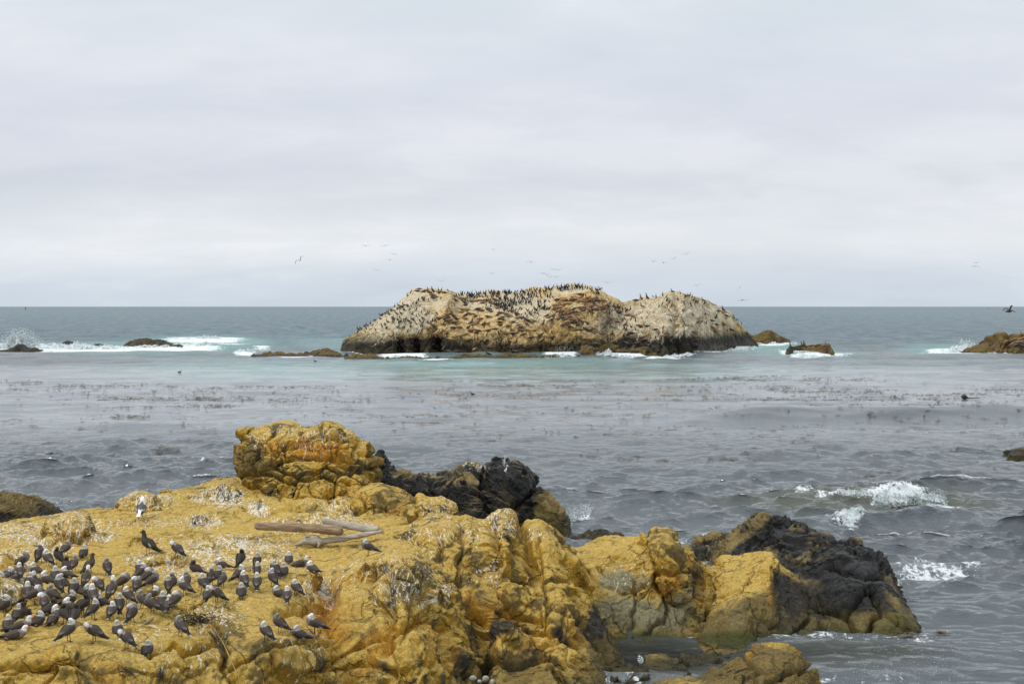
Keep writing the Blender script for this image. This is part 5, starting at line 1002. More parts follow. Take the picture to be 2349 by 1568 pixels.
LI = {'B': "90 240 l -35 k;190 240 l -50 d;390 320 l 30 b;400 390 l -20 d;500 355 l 5 t;600 360 l 0 t;570 440 l -35 k;595 490 l 25 d;740 410 l -10 b;800 400 l 15 b;860 390 l 0 t;930 400 l 0 b;980 390 l 0 t;1040 400 l 0 b;930 450 l 25 b;1075 440 u 95 b;1180 390 l -20 b;1140 380 u 110 b;1170 460 l -15 b;1220 480 l -10 d;1290 520 l 10 d;1390 570 l -60 k;1490 605 l 10 b;820 575 l 0 d;910 590 l -15 d;1040 570 l -30 d;1080 610 l -45 d;1220 550 l -20 b;560 570 l 15 b;640 590 l -10 b;345 640 l 45 d;230 690 l 30 d;360 690 l -5 d;520 630 l -10 b;670 650 l -60 k;740 660 l -15 b;590 690 l -10 d;800 705 l 20 d;110 745 l -15 b;200 770 l -25 d;260 740 l 20 d;300 780 l 15 b;400 740 l -10 d;440 770 l -60 b;230 800 l 0 d;575 750 l 10 b;1040 720 l 10 d;1290 640 l 5 b;1380 670 l -25 b;1430 700 l -45 b;1230 700 u 80 d;1310 740 l -20 d;1330 770 l -15 d;1610 665 l -30 d;1610 740 c 0 t;1690 735 l -10 b;710 840 u 70 k;900 770 l 15 b;830 840 l 25 b;960 850 c 0 d;1030 850 c 0 b;740 870 l 30 b;650 930 l 25 d;680 980 l 10 b;370 840 l 15 d;350 940 l 40 d;440 920 l -35 b;510 940 l 10 b;1270 830 l 5 d;1290 875 l -5 d;1030 1000 l -20 d;1160 960 l 20 d;720 1000 c 0 d;810 990 l -5 d;860 1000 l -30 d;1440 900 l -20 k;1540 820 l 50 k;1660 890 l -20 d;1700 900 l -30 b;1820 790 l -20 d;1780 760 l -10 d;1880 820 l -40 b;1950 800 l -10 b;1800 860 l 5 b;1500 990 u 90 b;1540 1030 l 30 k;1700 1000 l -10 d;1820 990 l 50 b;1950 990 l -15 b;1410 1070 c 0 k;1720 1060 l 0 d;1870 1140 l -20 d;1450 1225 l 10 d;1580 1230 u 60 d;220 1040 l 15 b;90 1050 l 10 b;60 1010 l 50 t;500 1100 l 20 b;600 1070 l 20 b;680 1170 l 30 d;320 1160 l 20 t;790 1030 l -10 d;270 1390 l -20 k;420 1400 l 10 d;200 1320 l 40 d;770 1350 c 0 t;1600 1400 l 10 d",
      'C': "430 700 l 50 d;360 880 u 80 d;500 790 l 50 k;560 690 l 30 b;480 720 l 20 b;650 770 l 0 b;700 690 l 0 b;760 690 u 85 k;740 740 l 20 d;770 780 l 50 k;880 660 l 0 b;1000 680 l -5 b;880 720 l 5 b;830 760 l 10 d;930 770 l 0 b;1070 780 l -15 b;1180 810 l -35 b;1230 850 l -50 d;850 820 l 10 b;960 830 l -10 d;1040 870 l -20 k;1040 850 u 90 b;770 880 l 30 d;890 910 l -15 d;990 980 l -10 d;1080 970 l -50 d;1190 965 l -10 d;1290 970 l -5 b;1350 940 l -25 b;1480 1050 l -25 b;1230 1160 l -20 b;510 1135 l 10 d;370 1195 u 60 d;260 1210 l 10 d;300 1080 l 10 d;1520 1180 l 40 d;1670 760 l 15 b;1810 820 l -30 b;1850 650 l -25 d;1820 610 l -10 d;1980 880 u 60 b;1290 630 l 15 k;1100 580 l -30 k;1700 1070 u 80 d;1990 1230 l -55 k;340 540 l 30 d;450 560 l 20 b;620 380 l 30 d;760 350 l -20 t;1060 340 l -30 t;1070 280 l -40 k;1210 370 u 100 k;1340 480 u 100 d;1550 520 l -55 b;1620 500 l -40 b;1230 510 l -45 k;950 570 l 30 d;820 560 l -20 b;640 550 u 85 b;540 570 l 50 b;1450 400 l -20 k;1530 400 l -10 b",
      'D': "270 260 l 12 d;355 235 u 90 b;460 215 u 90 k;320 680 l -40 d;450 685 l -5 d;200 805 l -35 d;410 920 l -25 d;380 870 l 15 b;500 1010 l -30 d;280 975 l 0 d;650 820 u 100 b;600 750 l -30 d;975 660 l 0 t;465 820 c 90 t;720 860 l -20 b;1550 600 l -10 d;1620 660 l 5 d;1560 720 l -15 b;1610 560 u 70 d;1650 430 l -15 d;1740 430 u 100 k;1740 455 l -5 t;1800 510 l -3 d;1600 780 l 35 d;1730 650 l -15 b;1870 750 l -45 d;130 500 l -20 b;200 530 l -20 b;1560 890 l 20 k;1230 800 l 0 k",
      'A': "1640 115 l 15 d;1620 155 l -20 d;1740 160 l 0 d;1830 170 u 110 b;1850 190 l -10 d;1915 175 u 90 d;1900 245 l -10 d;1970 265 l 5 d;1940 310 l -5 d;1835 885 c 0 b;1910 840 l -20 d;1975 880 l -50 d;1900 1015 l 5 b;2030 700 l 10 d",
      'E': "1120 740 l -10 k;1080 740 u 100 d;1325 720 u 100 d;1380 715 u 120 d;1440 705 c 0 b;1525 700 c 0 b;1620 680 l -10 b;1700 690 l 0 b;1800 690 u 75 b;1740 690 l 30 d;1800 715 l -20 b",
      'F': "2250 930 l 15 b;2100 930 l 10 b;1920 990 l 40 b;2010 990 c 0 d;2190 1000 c 0 b;2060 1050 l 20 b;2300 1080 l -30 k;2200 1060 l 0 k;2290 840 u 90 b;2330 900 l 0 b;1990 1100 l 0 k;2130 1080 l 0 k;2240 1000 l 0 b"}
def where_isl(px, py):
    if px < 1045: return 'on the upper left hump' if py < 700 else 'on the lower left hump'
    if px < 1215: return 'on dome\'s left %s ledges' % ('upper' if py < 725 else ('middle' if py < 760 else 'lower'))
    if px < 1425: return 'on the dome\'s %s' % ('crown' if py < 710 else ('middle' if py < 755 else 'foot'))
    return 'on the right hump\'s %s' % ('top' if py < 715 else ('middle' if py < 760 else 'foot'))
lions = []
for z, s_ in LI.items():
    for tok in s_.split(';'):
        a = tok.split(); x_, y_ = zp(z, float(a[0]), float(a[1])); lions.append([z, x_, y_, a[2], float(a[3]), a[4]])
rl = random.Random(21)
for k in range(92):   # the packed heap on the dome
    t = rl.random(); x_ = 1272 + 118 * t; top = 674 + 26 * abs(t - .52) ** 1.3 * 2; y_ = top + rl.random() * (40 - 22 * abs(t - .45) * 1.5)
    lions.append(['H', x_, y_, rl.choice('llllc'), rl.choice((-25, -10, 0, 10, 25, 40)), rl.choice('bbbtbdbt')])
from collections import defaultdict
seen = defaultdict(list)
for q in lions:
    z, x_, y_, kd, rot, c = q
    if z == 'H': lab = '%s sea lion %s in the packed heap over the dome' % (LNM[c], PNM[kd]); rec = REC_ISL; g = 'sea lions heaped on the crown of the island dome'
    elif z == 'E': lab = '%s sea lion %s on the small jagged rock' % (LNM[c], PNM[kd]); rec = REC_SM; g = 'sea lions on the small jagged rock'
    elif z == 'F': lab = '%s sea lion %s in the pile on the right-edge rock' % (LNM[c], PNM[kd]); rec = REC_RE; g = 'sea lions on the right-edge rock'
    else:
        lab = '%s sea lion %s %s' % (LNM[c], PNM[kd], where_isl(x_, y_)); rec = REC_ISL; g = 'sea lions hauled out on the island'
    q += [lab, rec, g]; seen[lab].append(q)
for lab, qs in seen.items():
    if len(qs) > 1 and qs[0][0] != 'H':
        qs.sort(key=lambda q: q[1])
        for k, q in enumerate(qs):
            q[6] = lab + ', %s of %d from left' % (ORD[k], len(qs))
            q[6] = q[6].replace(' the right hump', ' right hump').replace(' the upper', ' upper').replace(' the lower', ' lower').replace('twenty-', 'twenty-')
for z, x_, y_, kd, rot, c, lab, rec, g in lions: lion(rec, x_, y_, kd, rot, c, lab, g, sc=(random.uniform(1.35, 1.65) if z == 'H' else None))

# ------------------------------------------------------------------ cormorants and pelicans on the island
def corm_mesh(kind):
    if kind == 'a': st = [(-.20, 0, .02, .02, .008), (-.16, 0, .10, .05, .03), (-.08, 0, .22, .085, .07), (-.02, 0, .36, .08, .075), (.03, 0, .46, .045, .045), (.045, 0, .56, .025, .026), (.05, 0, .63, .026, .028), (.08, 0, .665, .022, .02), (.12, 0, .675, .008, .008), (.17, 0, .68, .003, .003)]
    elif kind == 'b': st = [(-.22, 0, .04, .02, .008), (-.16, 0, .11, .055, .04), (-.06, 0, .22, .09, .08), (.02, 0, .33, .085, .08), (.06, 0, .40, .05, .05), (.03, 0, .45, .03, .03), (0, 0, .46, .01, .01)]
    else: st = [(-.18, 0, .02, .02, .008), (-.14, 0, .10, .05, .03), (-.06, 0, .22, .08, .07), (0, 0, .36, .075, .07), (.05, 0, .46, .04, .04), (.08, 0, .55, .024, .024), (.12, 0, .60, .022, .02), (.20, 0, .62, .003, .003)]
    A_ = [tube(st, 8, 2)]
    if kind == 'w':
        for s in (-1, 1): A_.append(tube([(0, s * .05, .38, .05, .02), (-.02, s * .22, .44, .07, .012), (-.03, s * .40, .40, .11, .010), (-.03, s * .52, .34, .06, .006), (-.03, s * .56, .32, .004, .003)], 6, 1, (1, 0, 0)))
    V, Fc = join(A_); me = poly_mesh('cormorant', V, Fc, np.tile((1, 1, 1), (len(V), 1))); me.materials.append(M_CORM); return me
def pel_mesh(kind):
    if kind == 'a': st = [(-.42, 0, .16, .05, .01), (-.34, 0, .18, .06, .03), (-.18, 0, .26, .13, .10), (0, 0, .33, .15, .14), (.14, 0, .40, .11, .12), (.19, 0, .50, .05, .055), (.15, 0, .62, .038, .042), (.14, 0, .74, .036, .04), (.17, 0, .80, .04, .04), (.22, 0, .79, .026, .024), (.27, 0, .68, .018, .02), (.30, 0, .52, .008, .014), (.305, 0, .48, .002, .004)]
    else: st = [(-.42, 0, .14, .05, .01), (-.34, 0, .16, .06, .03), (-.18, 0, .22, .14, .11), (0, 0, .27, .16, .14), (.14, 0, .33, .12, .11), (.15, 0, .43, .05, .05), (.05, 0, .46, .035, .035), (-.05, 0, .44, .03, .03), (-.16, 0, .42, .015, .015), (-.2, 0, .42, .003, .003)]
    A_ = [tube(st, 8, 2)]
    for s in (-1, 1): A_.append(tube([(.12, s * .11, .38, .01, .02), (0, s * .155, .34, .03, .10), (-.2, s * .12, .27, .03, .08), (-.4, s * .04, .2, .012, .03), (-.48, s * .02, .18, .003, .004)], 6, 2))
    for s in (-1, 1): A_.append(tube([(-.02, s * .06, .24, .02, .02), (0, s * .06, .02, .016, .016), (.05, s * .06, .005, .03, .004)], 5, 1))
    V, Fc = join(A_); hd = smooth(V[:, 2], .62, .72) if kind == 'a' else V[:, 0] * 0
    c = lerp3(np.array((1, 1, 1)), np.array((2.2, 2.0, 1.5)), hd)
    me = poly_mesh('pelican', V, Fc, c); me.materials.append(M_CORM); return me
CM = {k: corm_mesh(k) for k in 'abw'}; PM = {k: pel_mesh(k) for k in 'ab'}
def shore_bird(nm, me, rec, px, py, c, label, cat, group, sc):
    p, _ = hit(rec, px, py, 2.2)
    o = bpy.data.objects.new(nm, me); col.objects.link(o); o.location = (p[0], p[1] - .08, p[2] - .04)
    o.rotation_euler = (0, R(random.uniform(-8, 8)), R(random.choice((0, 180, 20, 160, -30, 210, 90, 270)) + random.uniform(-20, 20))); o.scale = (sc,) * 3
    v = random.uniform(.6, 1.5); o.color = tuple(x * v for x in c) + (1,)
    tag(o, label, cat, group); return o
CB = {'A': "1490 215;1410 290;1765 340;1825 385;1490 480;1540 430;1155 575;1615 555;1697 605;1853 630;1990 640;1465 560;560 880;590 870;740 845;900 835;583 975;615 930;920 890;1000 905;1025 920;790 965;1255 710;1335 790;1245 805;1600 690;1640 660;1515 745;1545 765;1655 775;1580 820;1725 810;1705 860;1672 885;1605 950;1700 975;1640 1010;1660 1035;1435 990;1915 760;1965 770;1880 820;1810 800;320 1420;382 1410;440 1000",
      'B': "120 370;255 225;130 215;60 230;510 290;420 310;470 310;595 420;630 430;680 400;1025 1095;825 1180;780 1190;745 1240;888 1240;930 1215;960 1265;1045 1210;1000 1220;875 1280;840 1290;795 1300;560 1330;918 1370;1180 1180;1215 1180;1200 1240;1265 1060;1290 1030;1270 1110;1295 1150;1295 1200;1270 1285;1215 1310;1245 1340;610 1330",
      'C': "405 1015;510 1060;1655 655;1700 625;1925 800;1958 775;1945 970;1982 985;1630 1130;1635 1190;1670 1175;1720 1170;1740 1110;1928 1130;2018 1080;1400 280;1435 290;1325 230;300 1160;1650 490;1690 460;1670 495;1725 520;1745 530;1770 550;1800 560;1780 575;1810 545;1830 570;1870 560;1920 590;1960 640;2000 630;2030 600;1850 580",
      'D': "45 605;83 575;188 600;175 715;200 720;70 745;103 755;255 750;133 835;357 810;55 885;255 620;780 225;715 185;600 220;1010 150;1090 212;1225 215;1315 310;1270 310;1430 315;840 305;710 350;660 370;870 375;1190 340;1205 365;1210 510;1435 520;1455 660;1310 655;855 615;1905 540;1920 570;1967 585;2030 670;730 750;715 830;745 1000;805 995;855 985;205 930;350 580;2130 830;350 360;380 370;90 425;130 440;160 415;1800 780;1940 880"}
corm = []
for z, s_ in CB.items():
    for tok in s_.split(';'):
        a = tok.split(); x_, y_ = zp(z, float(a[0]), float(a[1])); corm.append([x_, y_, 'w' if (z, a[0]) in (('D', '1435'), ('B', '560'), ('D', '1310')) else rl.choice('aaab'), None, None])
for q in corm:
    q[3] = 'black cormorant %s' % where_isl(q[0], q[1])
cs = defaultdict(list)
for q in corm: cs[q[3]].append(q)
for lab, qs in cs.items():
    qs.sort(key=lambda q: q[0])
    for k, q in enumerate(qs): q[3] = lab + (', %s of %d from left' % (ORD[k], len(qs)) if len(qs) > 1 else '')
    q4 = 'cormorants scattered over the island'
    for q in qs: q[4] = q4
# crowd: crest line, plateau and slope
crest = [(1046, 674), (1060, 672), (1110, 670), (1160, 670), (1200, 668), (1240, 662), (1285, 658), (1330, 655), (1355, 660), (1372, 667)]
def cresty(x): return float(np.interp(x, [c[0] for c in crest], [c[1] for c in crest]))
crowd = []
for k in range(60): x_ = rl.uniform(1052, 1378); crowd.append((x_, cresty(x_) + rl.uniform(0.5, 3.5)))
for k in range(66): x_ = rl.uniform(1060, 1285) if rl.random() < .75 else rl.uniform(1285, 1345); crowd.append((x_, cresty(x_) + rl.uniform(4, 22 if x_ < 1270 else 9)))
for k in range(70): x_ = rl.uniform(1120, 1262); crowd.append((x_, rl.uniform(686, 738 - abs(x_ - 1200) * .5)))
rl.shuffle(crowd)
for x_, y_ in crowd:
    corm.append([x_, y_, rl.choice('aaaab'), 'black cormorant in the crowd covering the island crest and upper slope', 'cormorants crowding the crest of the island'])
keep = corm[:300]
for x_, y_, kd, lab, g in keep: shore_bird('cormorant', CM[kd], REC_ISL, x_, y_, (.014, .014, .016), lab, 'cormorant', g, random.uniform(1.15, 1.4))
rest = []
tmpl = {k: (np.array([v.co for v in CM[k].vertices]), [tuple(p.vertices) for p in CM[k].polygons]) for k in 'ab'}
for k in range(260):
    x_ = rl.uniform(1050, 1380); y_ = cresty(x_) + rl.uniform(0.5, 8)
    if k % 3: x_ = rl.uniform(1070, 1275); y_ = cresty(x_) + rl.uniform(2, 34 if x_ > 1110 else 14)
    if k % 5 == 0: x_ = rl.uniform(1130, 1250); y_ = rl.uniform(695, 735 - abs(x_ - 1200) * .5)
    p, _ = hit(REC_ISL, x_, y_, 2.2); kd = rl.choice('ab'); Vt, Ft = tmpl[kd]; a_ = rl.uniform(0, 6.28); Vr = Vt @ np.array([[math.cos(a_), math.sin(a_), 0], [-math.sin(a_), math.cos(a_), 0], [0, 0, 1]]) * rl.uniform(1.1, 1.35) + p - (0, .08, .04)
    rest.append((Vr, Ft))
Vs = np.concatenate([a for a, _ in rest]); o_ = 0; Fs = []
for a, f in rest:
    Fs += [tuple(i + o_ for i in p) for p in f]; o_ += len(a)
me = poly_mesh('cormorant_crowd', Vs, [f for f in Fs], np.tile((.014, .014, .016), (len(Vs), 1))); me.materials.append(M_CORM)
tag(link('cormorant_crowd', me), 'dense mass of black cormorants filling the crest of the island', 'cormorants', None, 'stuff')
PB = {'A': "1165 480;1245 460;1215 530;1265 520;1095 565;1040 590;920 640;975 610;1040 625;880 650;875 715;780 760;690 800;625 840;1350 460;1320 495;1420 475;1600 430;1640 345;1710 310;1740 360;1195 630;1290 620;1350 560;1525 630;1760 550;1795 645;1120 700;1155 735;1130 785;1020 785;975 820;1220 745;1290 785;1380 740;1430 770;1465 800;1240 880;1355 895;1480 885;1710 720;450 930;510 920",
      'D': "885 125;1120 205;1170 195;1385 270;1240 275;1290 290;785 275;965 255"}
pel = []
for z, s_ in PB.items():
    for tok in s_.split(';'):
        a = tok.split(); x_, y_ = zp(z, float(a[0]), float(a[1])); pel.append([x_, y_, z])
pel.sort()
nA = [q for q in pel if q[2] == 'A']; nD = [q for q in pel if q[2] == 'D']
bands = defaultdict(list)
for q in nA: bands['upper' if q[1] < 712 else ('middle' if q[1] < 737 else 'lower')].append(q)
for b_, qs in bands.items():
    for k, q in enumerate(qs):
        lab = 'brown pelican on the %s left hump slope, %s of %d from left' % (b_, ORD[min(k, 19)], len(qs))
        shore_bird('pelican', PM[rl.choice('aab')], REC_ISL, q[0], q[1], (.085, .07, .055), lab, 'pelican', 'pelicans on the left slope of the island', random.uniform(.95, 1.15))
for k, q in enumerate(nD):
    shore_bird('pelican', PM['a'], REC_ISL, q[0], q[1], (.06, .052, .045), 'brown pelican along the top of the right hump, %s of %d from the left' % (ORD[k], len(nD)), 'pelican', 'pelicans on top of the right hump', 1.1)
x_, y_ = zp('D', 550, 200); p, _ = hit(REC_ISL, x_, y_, 2.2); make_gull('A', 'W', (p[0], p[1], p[2]), 200, 1.4, 'white gull with dark wings standing on the top left of the right hump', None)
x_, y_ = zp('C', 1835, 975); p, _ = hit(REC_ISL, x_, y_, 2.2); make_gull('A', 'W', (p[0], p[1] - .1, p[2]), 250, 1.5, 'white-breasted bird standing on bare tan rock below the saddle', None)
x_, y_ = zp('B', 1040, 1500); pp = atz(x_, y_, .3)
o = shore_bird('pelican', PM['a'], REC_ISL, x_, y_, (.03, .022, .018), 'dark brown bird standing upright at the waterline in front of the island', 'pelican', None, 1.6)
o.location = pp

# ------------------------------------------------------------------ birds in the air and on the water
def fly_mesh(name, up, droop, bodyc, wingc, body='gull'):
    if body == 'gull': st = [(-.28, 0, 0, .04, .006), (-.2, 0, 0, .03, .02), (-.05, 0, 0, .055, .055), (.08, 0, .01, .05, .05), (.16, 0, .015, .034, .036), (.21, 0, .015, .028, .028), (.25, 0, .01, .01, .01), (.29, 0, 0, .002, .002)]
    else: st = [(-.42, 0, 0, .06, .01), (-.3, 0, 0, .06, .05), (-.05, 0, 0, .12, .11), (.15, 0, .02, .1, .1), (.28, 0, .05, .06, .08), (.36, 0, .07, .05, .055), (.42, 0, .06, .03, .035), (.6, 0, -.02, .016, .03), (.74, 0, -.08, .003, .004)]
    V, Fc = tube(st, 8, 2)
    b = poly_mesh('body', V, Fc, np.tile(bodyc, (len(V), 1))); b.materials.append(M_FEA)
    ws = []
    for s in (-1, 1):
        k = 1 if body == 'gull' else 1.45
        wv, wf = tube([(.04, s * .03, .02, .07 * k, .012), (.06, s * .22 * k, .02 + up * .22 * k, .065 * k, .010), (.05, s * .38 * k, .02 + up * .32 * k, .055 * k, .008), (-.02, s * .55 * k, .02 + up * .32 * k - droop * .14, .038 * k, .005), (-.12, s * .68 * k, .02 + up * .32 * k - droop * .34, .010, .003)], 6, 2, (1, 0, 0))
        m = poly_mesh('wing', wv, wf, lerp3(np.array(wingc), BLK, smooth(np.abs(wv[:, 1]), .5 * k, .62 * k))); m.materials.append(M_FEA); ws.append(m)
    return b, ws
FLY = {'g1': fly_mesh('g', .75, .9, (.5, .5, .5), (.12, .12, .12)), 'g2': fly_mesh('g', .35, .8, (.3, .29, .28), (.09, .085, .08)), 'c': fly_mesh('c', .8, .4, (.02, .02, .02), (.02, .02, .02)), 'p': fly_mesh('p', .95, .6, (.05, .045, .035), (.09, .075, .06), 'pel'), 'd': fly_mesh('g', -.25, -.3, (.07, .065, .06), (.05, .045, .04))}
def flyer(px, py, Yd, kd, yaw, roll, label, sc=1.0, cat='bird', nm='flying_bird', group='birds flying over the sea'):
    e = bpy.data.objects.new(nm, None); col.objects.link(e); e.location = at(px, py, Yd); e.rotation_euler = (R(roll), R(random.uniform(-8, 8)), R(yaw)); e.scale = (sc,) * 3; e.empty_display_size = .2
    tag(e, label, cat, group)
    b, ws = FLY[kd]
    for n_, m in (('body', b), ('wing', ws[0]), ('wing', ws[1])):
        o = bpy.data.objects.new(n_, m); col.objects.link(o); o.parent = e
FB = [(688, 597, 'g1', 70, -35, 'gull banking steeply high in the sky left of the island'), (839, 564, 'g2', 90, 0, 'leftmost of the two topmost tiny birds above the sea'), (883, 564, 'g2', 80, -10, 'right one of the two topmost tiny birds above the sea'), (903, 583, 'g2', 95, 10, 'tiny bird just below the topmost pair'),
      (894, 597, 'c', 75, 0, 'small dark bird flying below the topmost pair'), (862, 620, 'g1', 100, 15, 'gull gliding above the left hump with raised wing'), (1131, 573, 'c', 85, 10, 'lone dark bird high above the island middle'), (1129, 628, 'c', 80, 0, 'dark bird with V wings above the cormorant crest'),
      (1012, 646, 'g1', 90, 0, 'pale gull gliding just above the top of the left hump'), (1217, 601, 'g2', 80, 5, 'bird gliding high above the central dome'), (1269, 618, 'g2', 90, 5, 'left of two pale birds flying side by side above the dome'), (1281, 619, 'g2', 90, -5, 'right of two pale birds flying side by side above the dome'),
      (1245, 627, 'g2', 85, 0, 'leftmost of the little line of birds above the dome'), (1254, 630, 'g2', 95, 0, 'second of the little line of birds above the dome'), (1263, 635, 'g2', 85, 5, 'third of the little line of birds above the dome'), (1277, 635, 'g2', 90, 0, 'last of the little line of birds above the dome'),
      (1499, 600, 'c', 70, 0, 'dark bird with raised wings above the saddle, left of a pair'), (1522, 603, 'c', 60, 10, 'dark bird with folded wings above the saddle, right of a pair'), (1546, 594, 'g1', 70, -15, 'gull with long bent wings above the right hump'), (1576, 583, 'g1', 80, -15, 'highest gull above the right hump'),
      (1375, 664, 'p', 30, 10, 'brown bird flapping just off the right end of the crest'), (1393, 648, 'g2', 90, 0, 'tiny pale bird above the dome\'s right shoulder'), (1481, 702, 'g1', 60, -70, 'pale bird with one wing straight up over the saddle'), (1600, 655, 'g1', 90, -10, 'white-bodied gull gliding right above the right hump'),
      (1697, 660, 'g2', 75, -50, 'thin gull banking on edge right of the island'), (1703, 688, 'd', 95, -5, 'large gull with drooping wings right of the island over the horizon'), (2240, 603, 'g2', 80, -10, 'upper bird of the far right pair in the sky'), (2236, 611, 'g2', 95, 0, 'lower bird of the far right pair in the sky'),
      (2268, 708, 'c', 80, 0, 'small dark bird low over the horizon at the right'), (2304, 748, 'g2', 60, -45, 'small bird on edge above the right-edge rock'), (1437, 836, 'c', 100, -8, 'dark bird skimming the water below the right hump'), (1639, 836, 'c', 90, 0, 'dark bird with arched wings skimming the water right of centre'),
      (1343, 821, 'c', 110, -12, 'dark bird skimming the water in front of the dome')]
for px, py, kd, yaw, roll, lab in FB:
    low = py > 800; Yd = atz(px, py, .7)[1] if low else (150 if 'large' in lab or 'banking steeply' in lab else (215 if kd != 'p' else 236))
    flyer(px, py, Yd, kd, yaw, roll, lab, (1.0 if not low else .9) * (.75 if kd == 'c' else 1), 'bird')
flyer(2314, 714, 135, 'p', 8, -12, 'big brown pelican flying right just below the horizon at the right edge', 1.0, 'pelican', 'flying_pelican', None)
def swimmer(px, py, lab, sc=.95):
    p = atz(px, py, .05); h, _, _ = wave(np.array([p[0]]), np.array([p[1]]), np.array([1.0]))
    st = [(-.30, 0, .05, .03, .01), (-.2, 0, .05, .08, .05), (0, 0, .06, .10, .09), (.14, 0, .09, .07, .07), (.18, 0, .2, .03, .03), (.19, 0, .3, .028, .03), (.24, 0, .33, .02, .02), (.32, 0, .34, .004, .004)]
    V, Fc = tube(st, 8, 2); me = poly_mesh('swimming_bird', V, Fc, np.tile((.02, .02, .022), (len(V), 1))); me.materials.append(M_CORM)
    o = link('swimming_bird', me); o.location = (p[0], p[1], float(h[0])); o.scale = (sc,) * 3; o.rotation_euler = (0, 0, R(random.choice((0, 180)))); tag(o, lab, 'bird', 'dark birds swimming')
for px, py, lab in [(412, 853, 'dark long-necked bird swimming alone in open water, left half'), (291, 817, 'dark bird swimming below the whaleback rock'), (723, 831, 'dark bird swimming with raised neck below the left reef, right of two'), (614, 830, 'dark bird swimming below the left reef, left of two'),
                    (1084, 903, 'dark bird swimming among the kelp below the island middle'), (320, 816, 'tiny dark bird in the water right of the bird under the whaleback rock')]: swimmer(px, py, lab)

# ================================================================== DRIFTWOOD, SEAWEED, KELP, SURF, BUOY
def plain_mat(name, c1, c2, scale=(4, 4, 4), rough=.85, bump=.4, spec=.3):
    m = bpy.data.materials.new(name); m.use_nodes = True; nt = m.node_tree; nt.nodes.clear()
    out = N(nt, 'ShaderNodeOutputMaterial'); b = N(nt, 'ShaderNodeBsdfPrincipled'); L(nt, b.outputs[0], out.inputs[0])
    t = N(nt, 'ShaderNodeTexCoord').outputs['Object']; nz = noise(nt, mapping(nt, t, scale), 1, 6, .65)
    L(nt, mixc(nt, ramp(nt, nz, [(.36, 0.0), (.62, 1.0)]), c1, c2), b.inputs['Base Color']); b.inputs['Roughness'].default_value = rough; b.inputs['Specular IOR Level'].default_value = spec
    bp = N(nt, 'ShaderNodeBump'); bp.inputs['Strength'].default_value = bump; bp.inputs['Distance'].default_value = .03; L(nt, nz, bp.inputs['Height']); L(nt, bp.outputs[0], b.inputs['Normal'])
    return m
M_WB = plain_mat('brown_driftwood', (.40, .29, .18), (.17, .11, .065), (3, 26, 26)); M_WP = plain_mat('bleached_driftwood', (.52, .46, .38), (.27, .23, .18), (3, 26, 26))
M_END = plain_mat('split_wood_end', (.36, .25, .15), (.09, .06, .04), (20, 20, 20)); M_WEED = plain_mat('black_seaweed', (.022, .018, .012), (.05, .04, .022), (9, 9, 9), .5)
M_STALK = plain_mat('dried_kelp', (.50, .33, .07), (.34, .22, .05), (3, 3, 3), .6); M_KELP = plain_mat('floating_kelp', (.10, .062, .010), (.028, .019, .006), (.7, .7, .7), .4, .1, .4)
def wood(name, pts, mat, label, parent=None, knots=0, amp=.06):
    """pts: world x, y, z, radius"""
    pts = np.array(pts, float); o0 = pts[0, :3].copy()
    d = pts[-1, :3] - pts[0, :3]; yaw = math.atan2(d[1], d[0]); c, s = math.cos(-yaw), math.sin(-yaw)
    q = pts.copy(); q[:, :3] -= o0; x = q[:, 0] * c - q[:, 1] * s; y = q[:, 0] * s + q[:, 1] * c; q[:, 0], q[:, 1] = x, y
    V, Fc = tube([(a, b_, c_, r * .88, r * .88) for a, b_, c_, r in q], 14, 8)
    nrm = fbm(V * np.array([2, 9, 9]) + o0, 3, 5)[:, None]
    cen = np.array([np.interp(V[:, 0], q[:, 0], q[:, k]) for k in (1, 2)]).T
    V[:, 1:] += (V[:, 1:] - cen) * nrm * amp * 6
    me = poly_mesh(name, V, Fc, np.ones((len(V), 3))); o = link(name, me, mat, parent); o.location = o0; o.rotation_euler = (0, 0, yaw)
    if label: tag(o, label, 'driftwood', 'driftwood pieces on the ochre shelf')
    return o
def gp(px, py, up=0.0, toward=0.0):
    p, _ = hit(REC_MAIN, px, py, 4); v = at(px, py, p[1] - toward); return v + np.array([0, 0, up])
yb = hit(REC_MAIN, 700, 1244, 4)[0][1]
W_ = lambda px, py, Y, r: (*at(px, py, Y), r)
o = wood('driftwood_log', [W_(589, 1205, yb - .1, .03), W_(592, 1206, yb - .12, .105), W_(640, 1208, yb - .2, .125), (W_(700, 1210, yb - .3, .125)), W_(760, 1214, yb - .4, .135), W_(776, 1216, yb - .43, .13), W_(784, 1218, yb - .45, .10), W_(786, 1218, yb - .45, .03)], M_WB, 'thick brown driftwood log, leftmost of the wood pile')
e_ = wood('broken_end', [W_(778, 1217, yb - .50, .03), W_(783, 1218, yb - .52, .10), W_(788, 1219, yb - .53, .03)], M_END, None); e_.parent = o; e_.matrix_parent_inverse = (Matrix.Translation(o.location) @ o.rotation_euler.to_matrix().to_4x4()).inverted()
o = wood('driftwood_log', [W_(742, 1195, yb + .35, .03), W_(745, 1195, yb + .33, .085), W_(790, 1203, yb + .2, .105), W_(835, 1211, yb + .1, .115), W_(862, 1214, yb + .02, .12), W_(868, 1215, yb, .10), W_(870, 1215, yb, .03)], M_WP, 'smooth bleached driftwood log lying on top at the back of the wood pile')
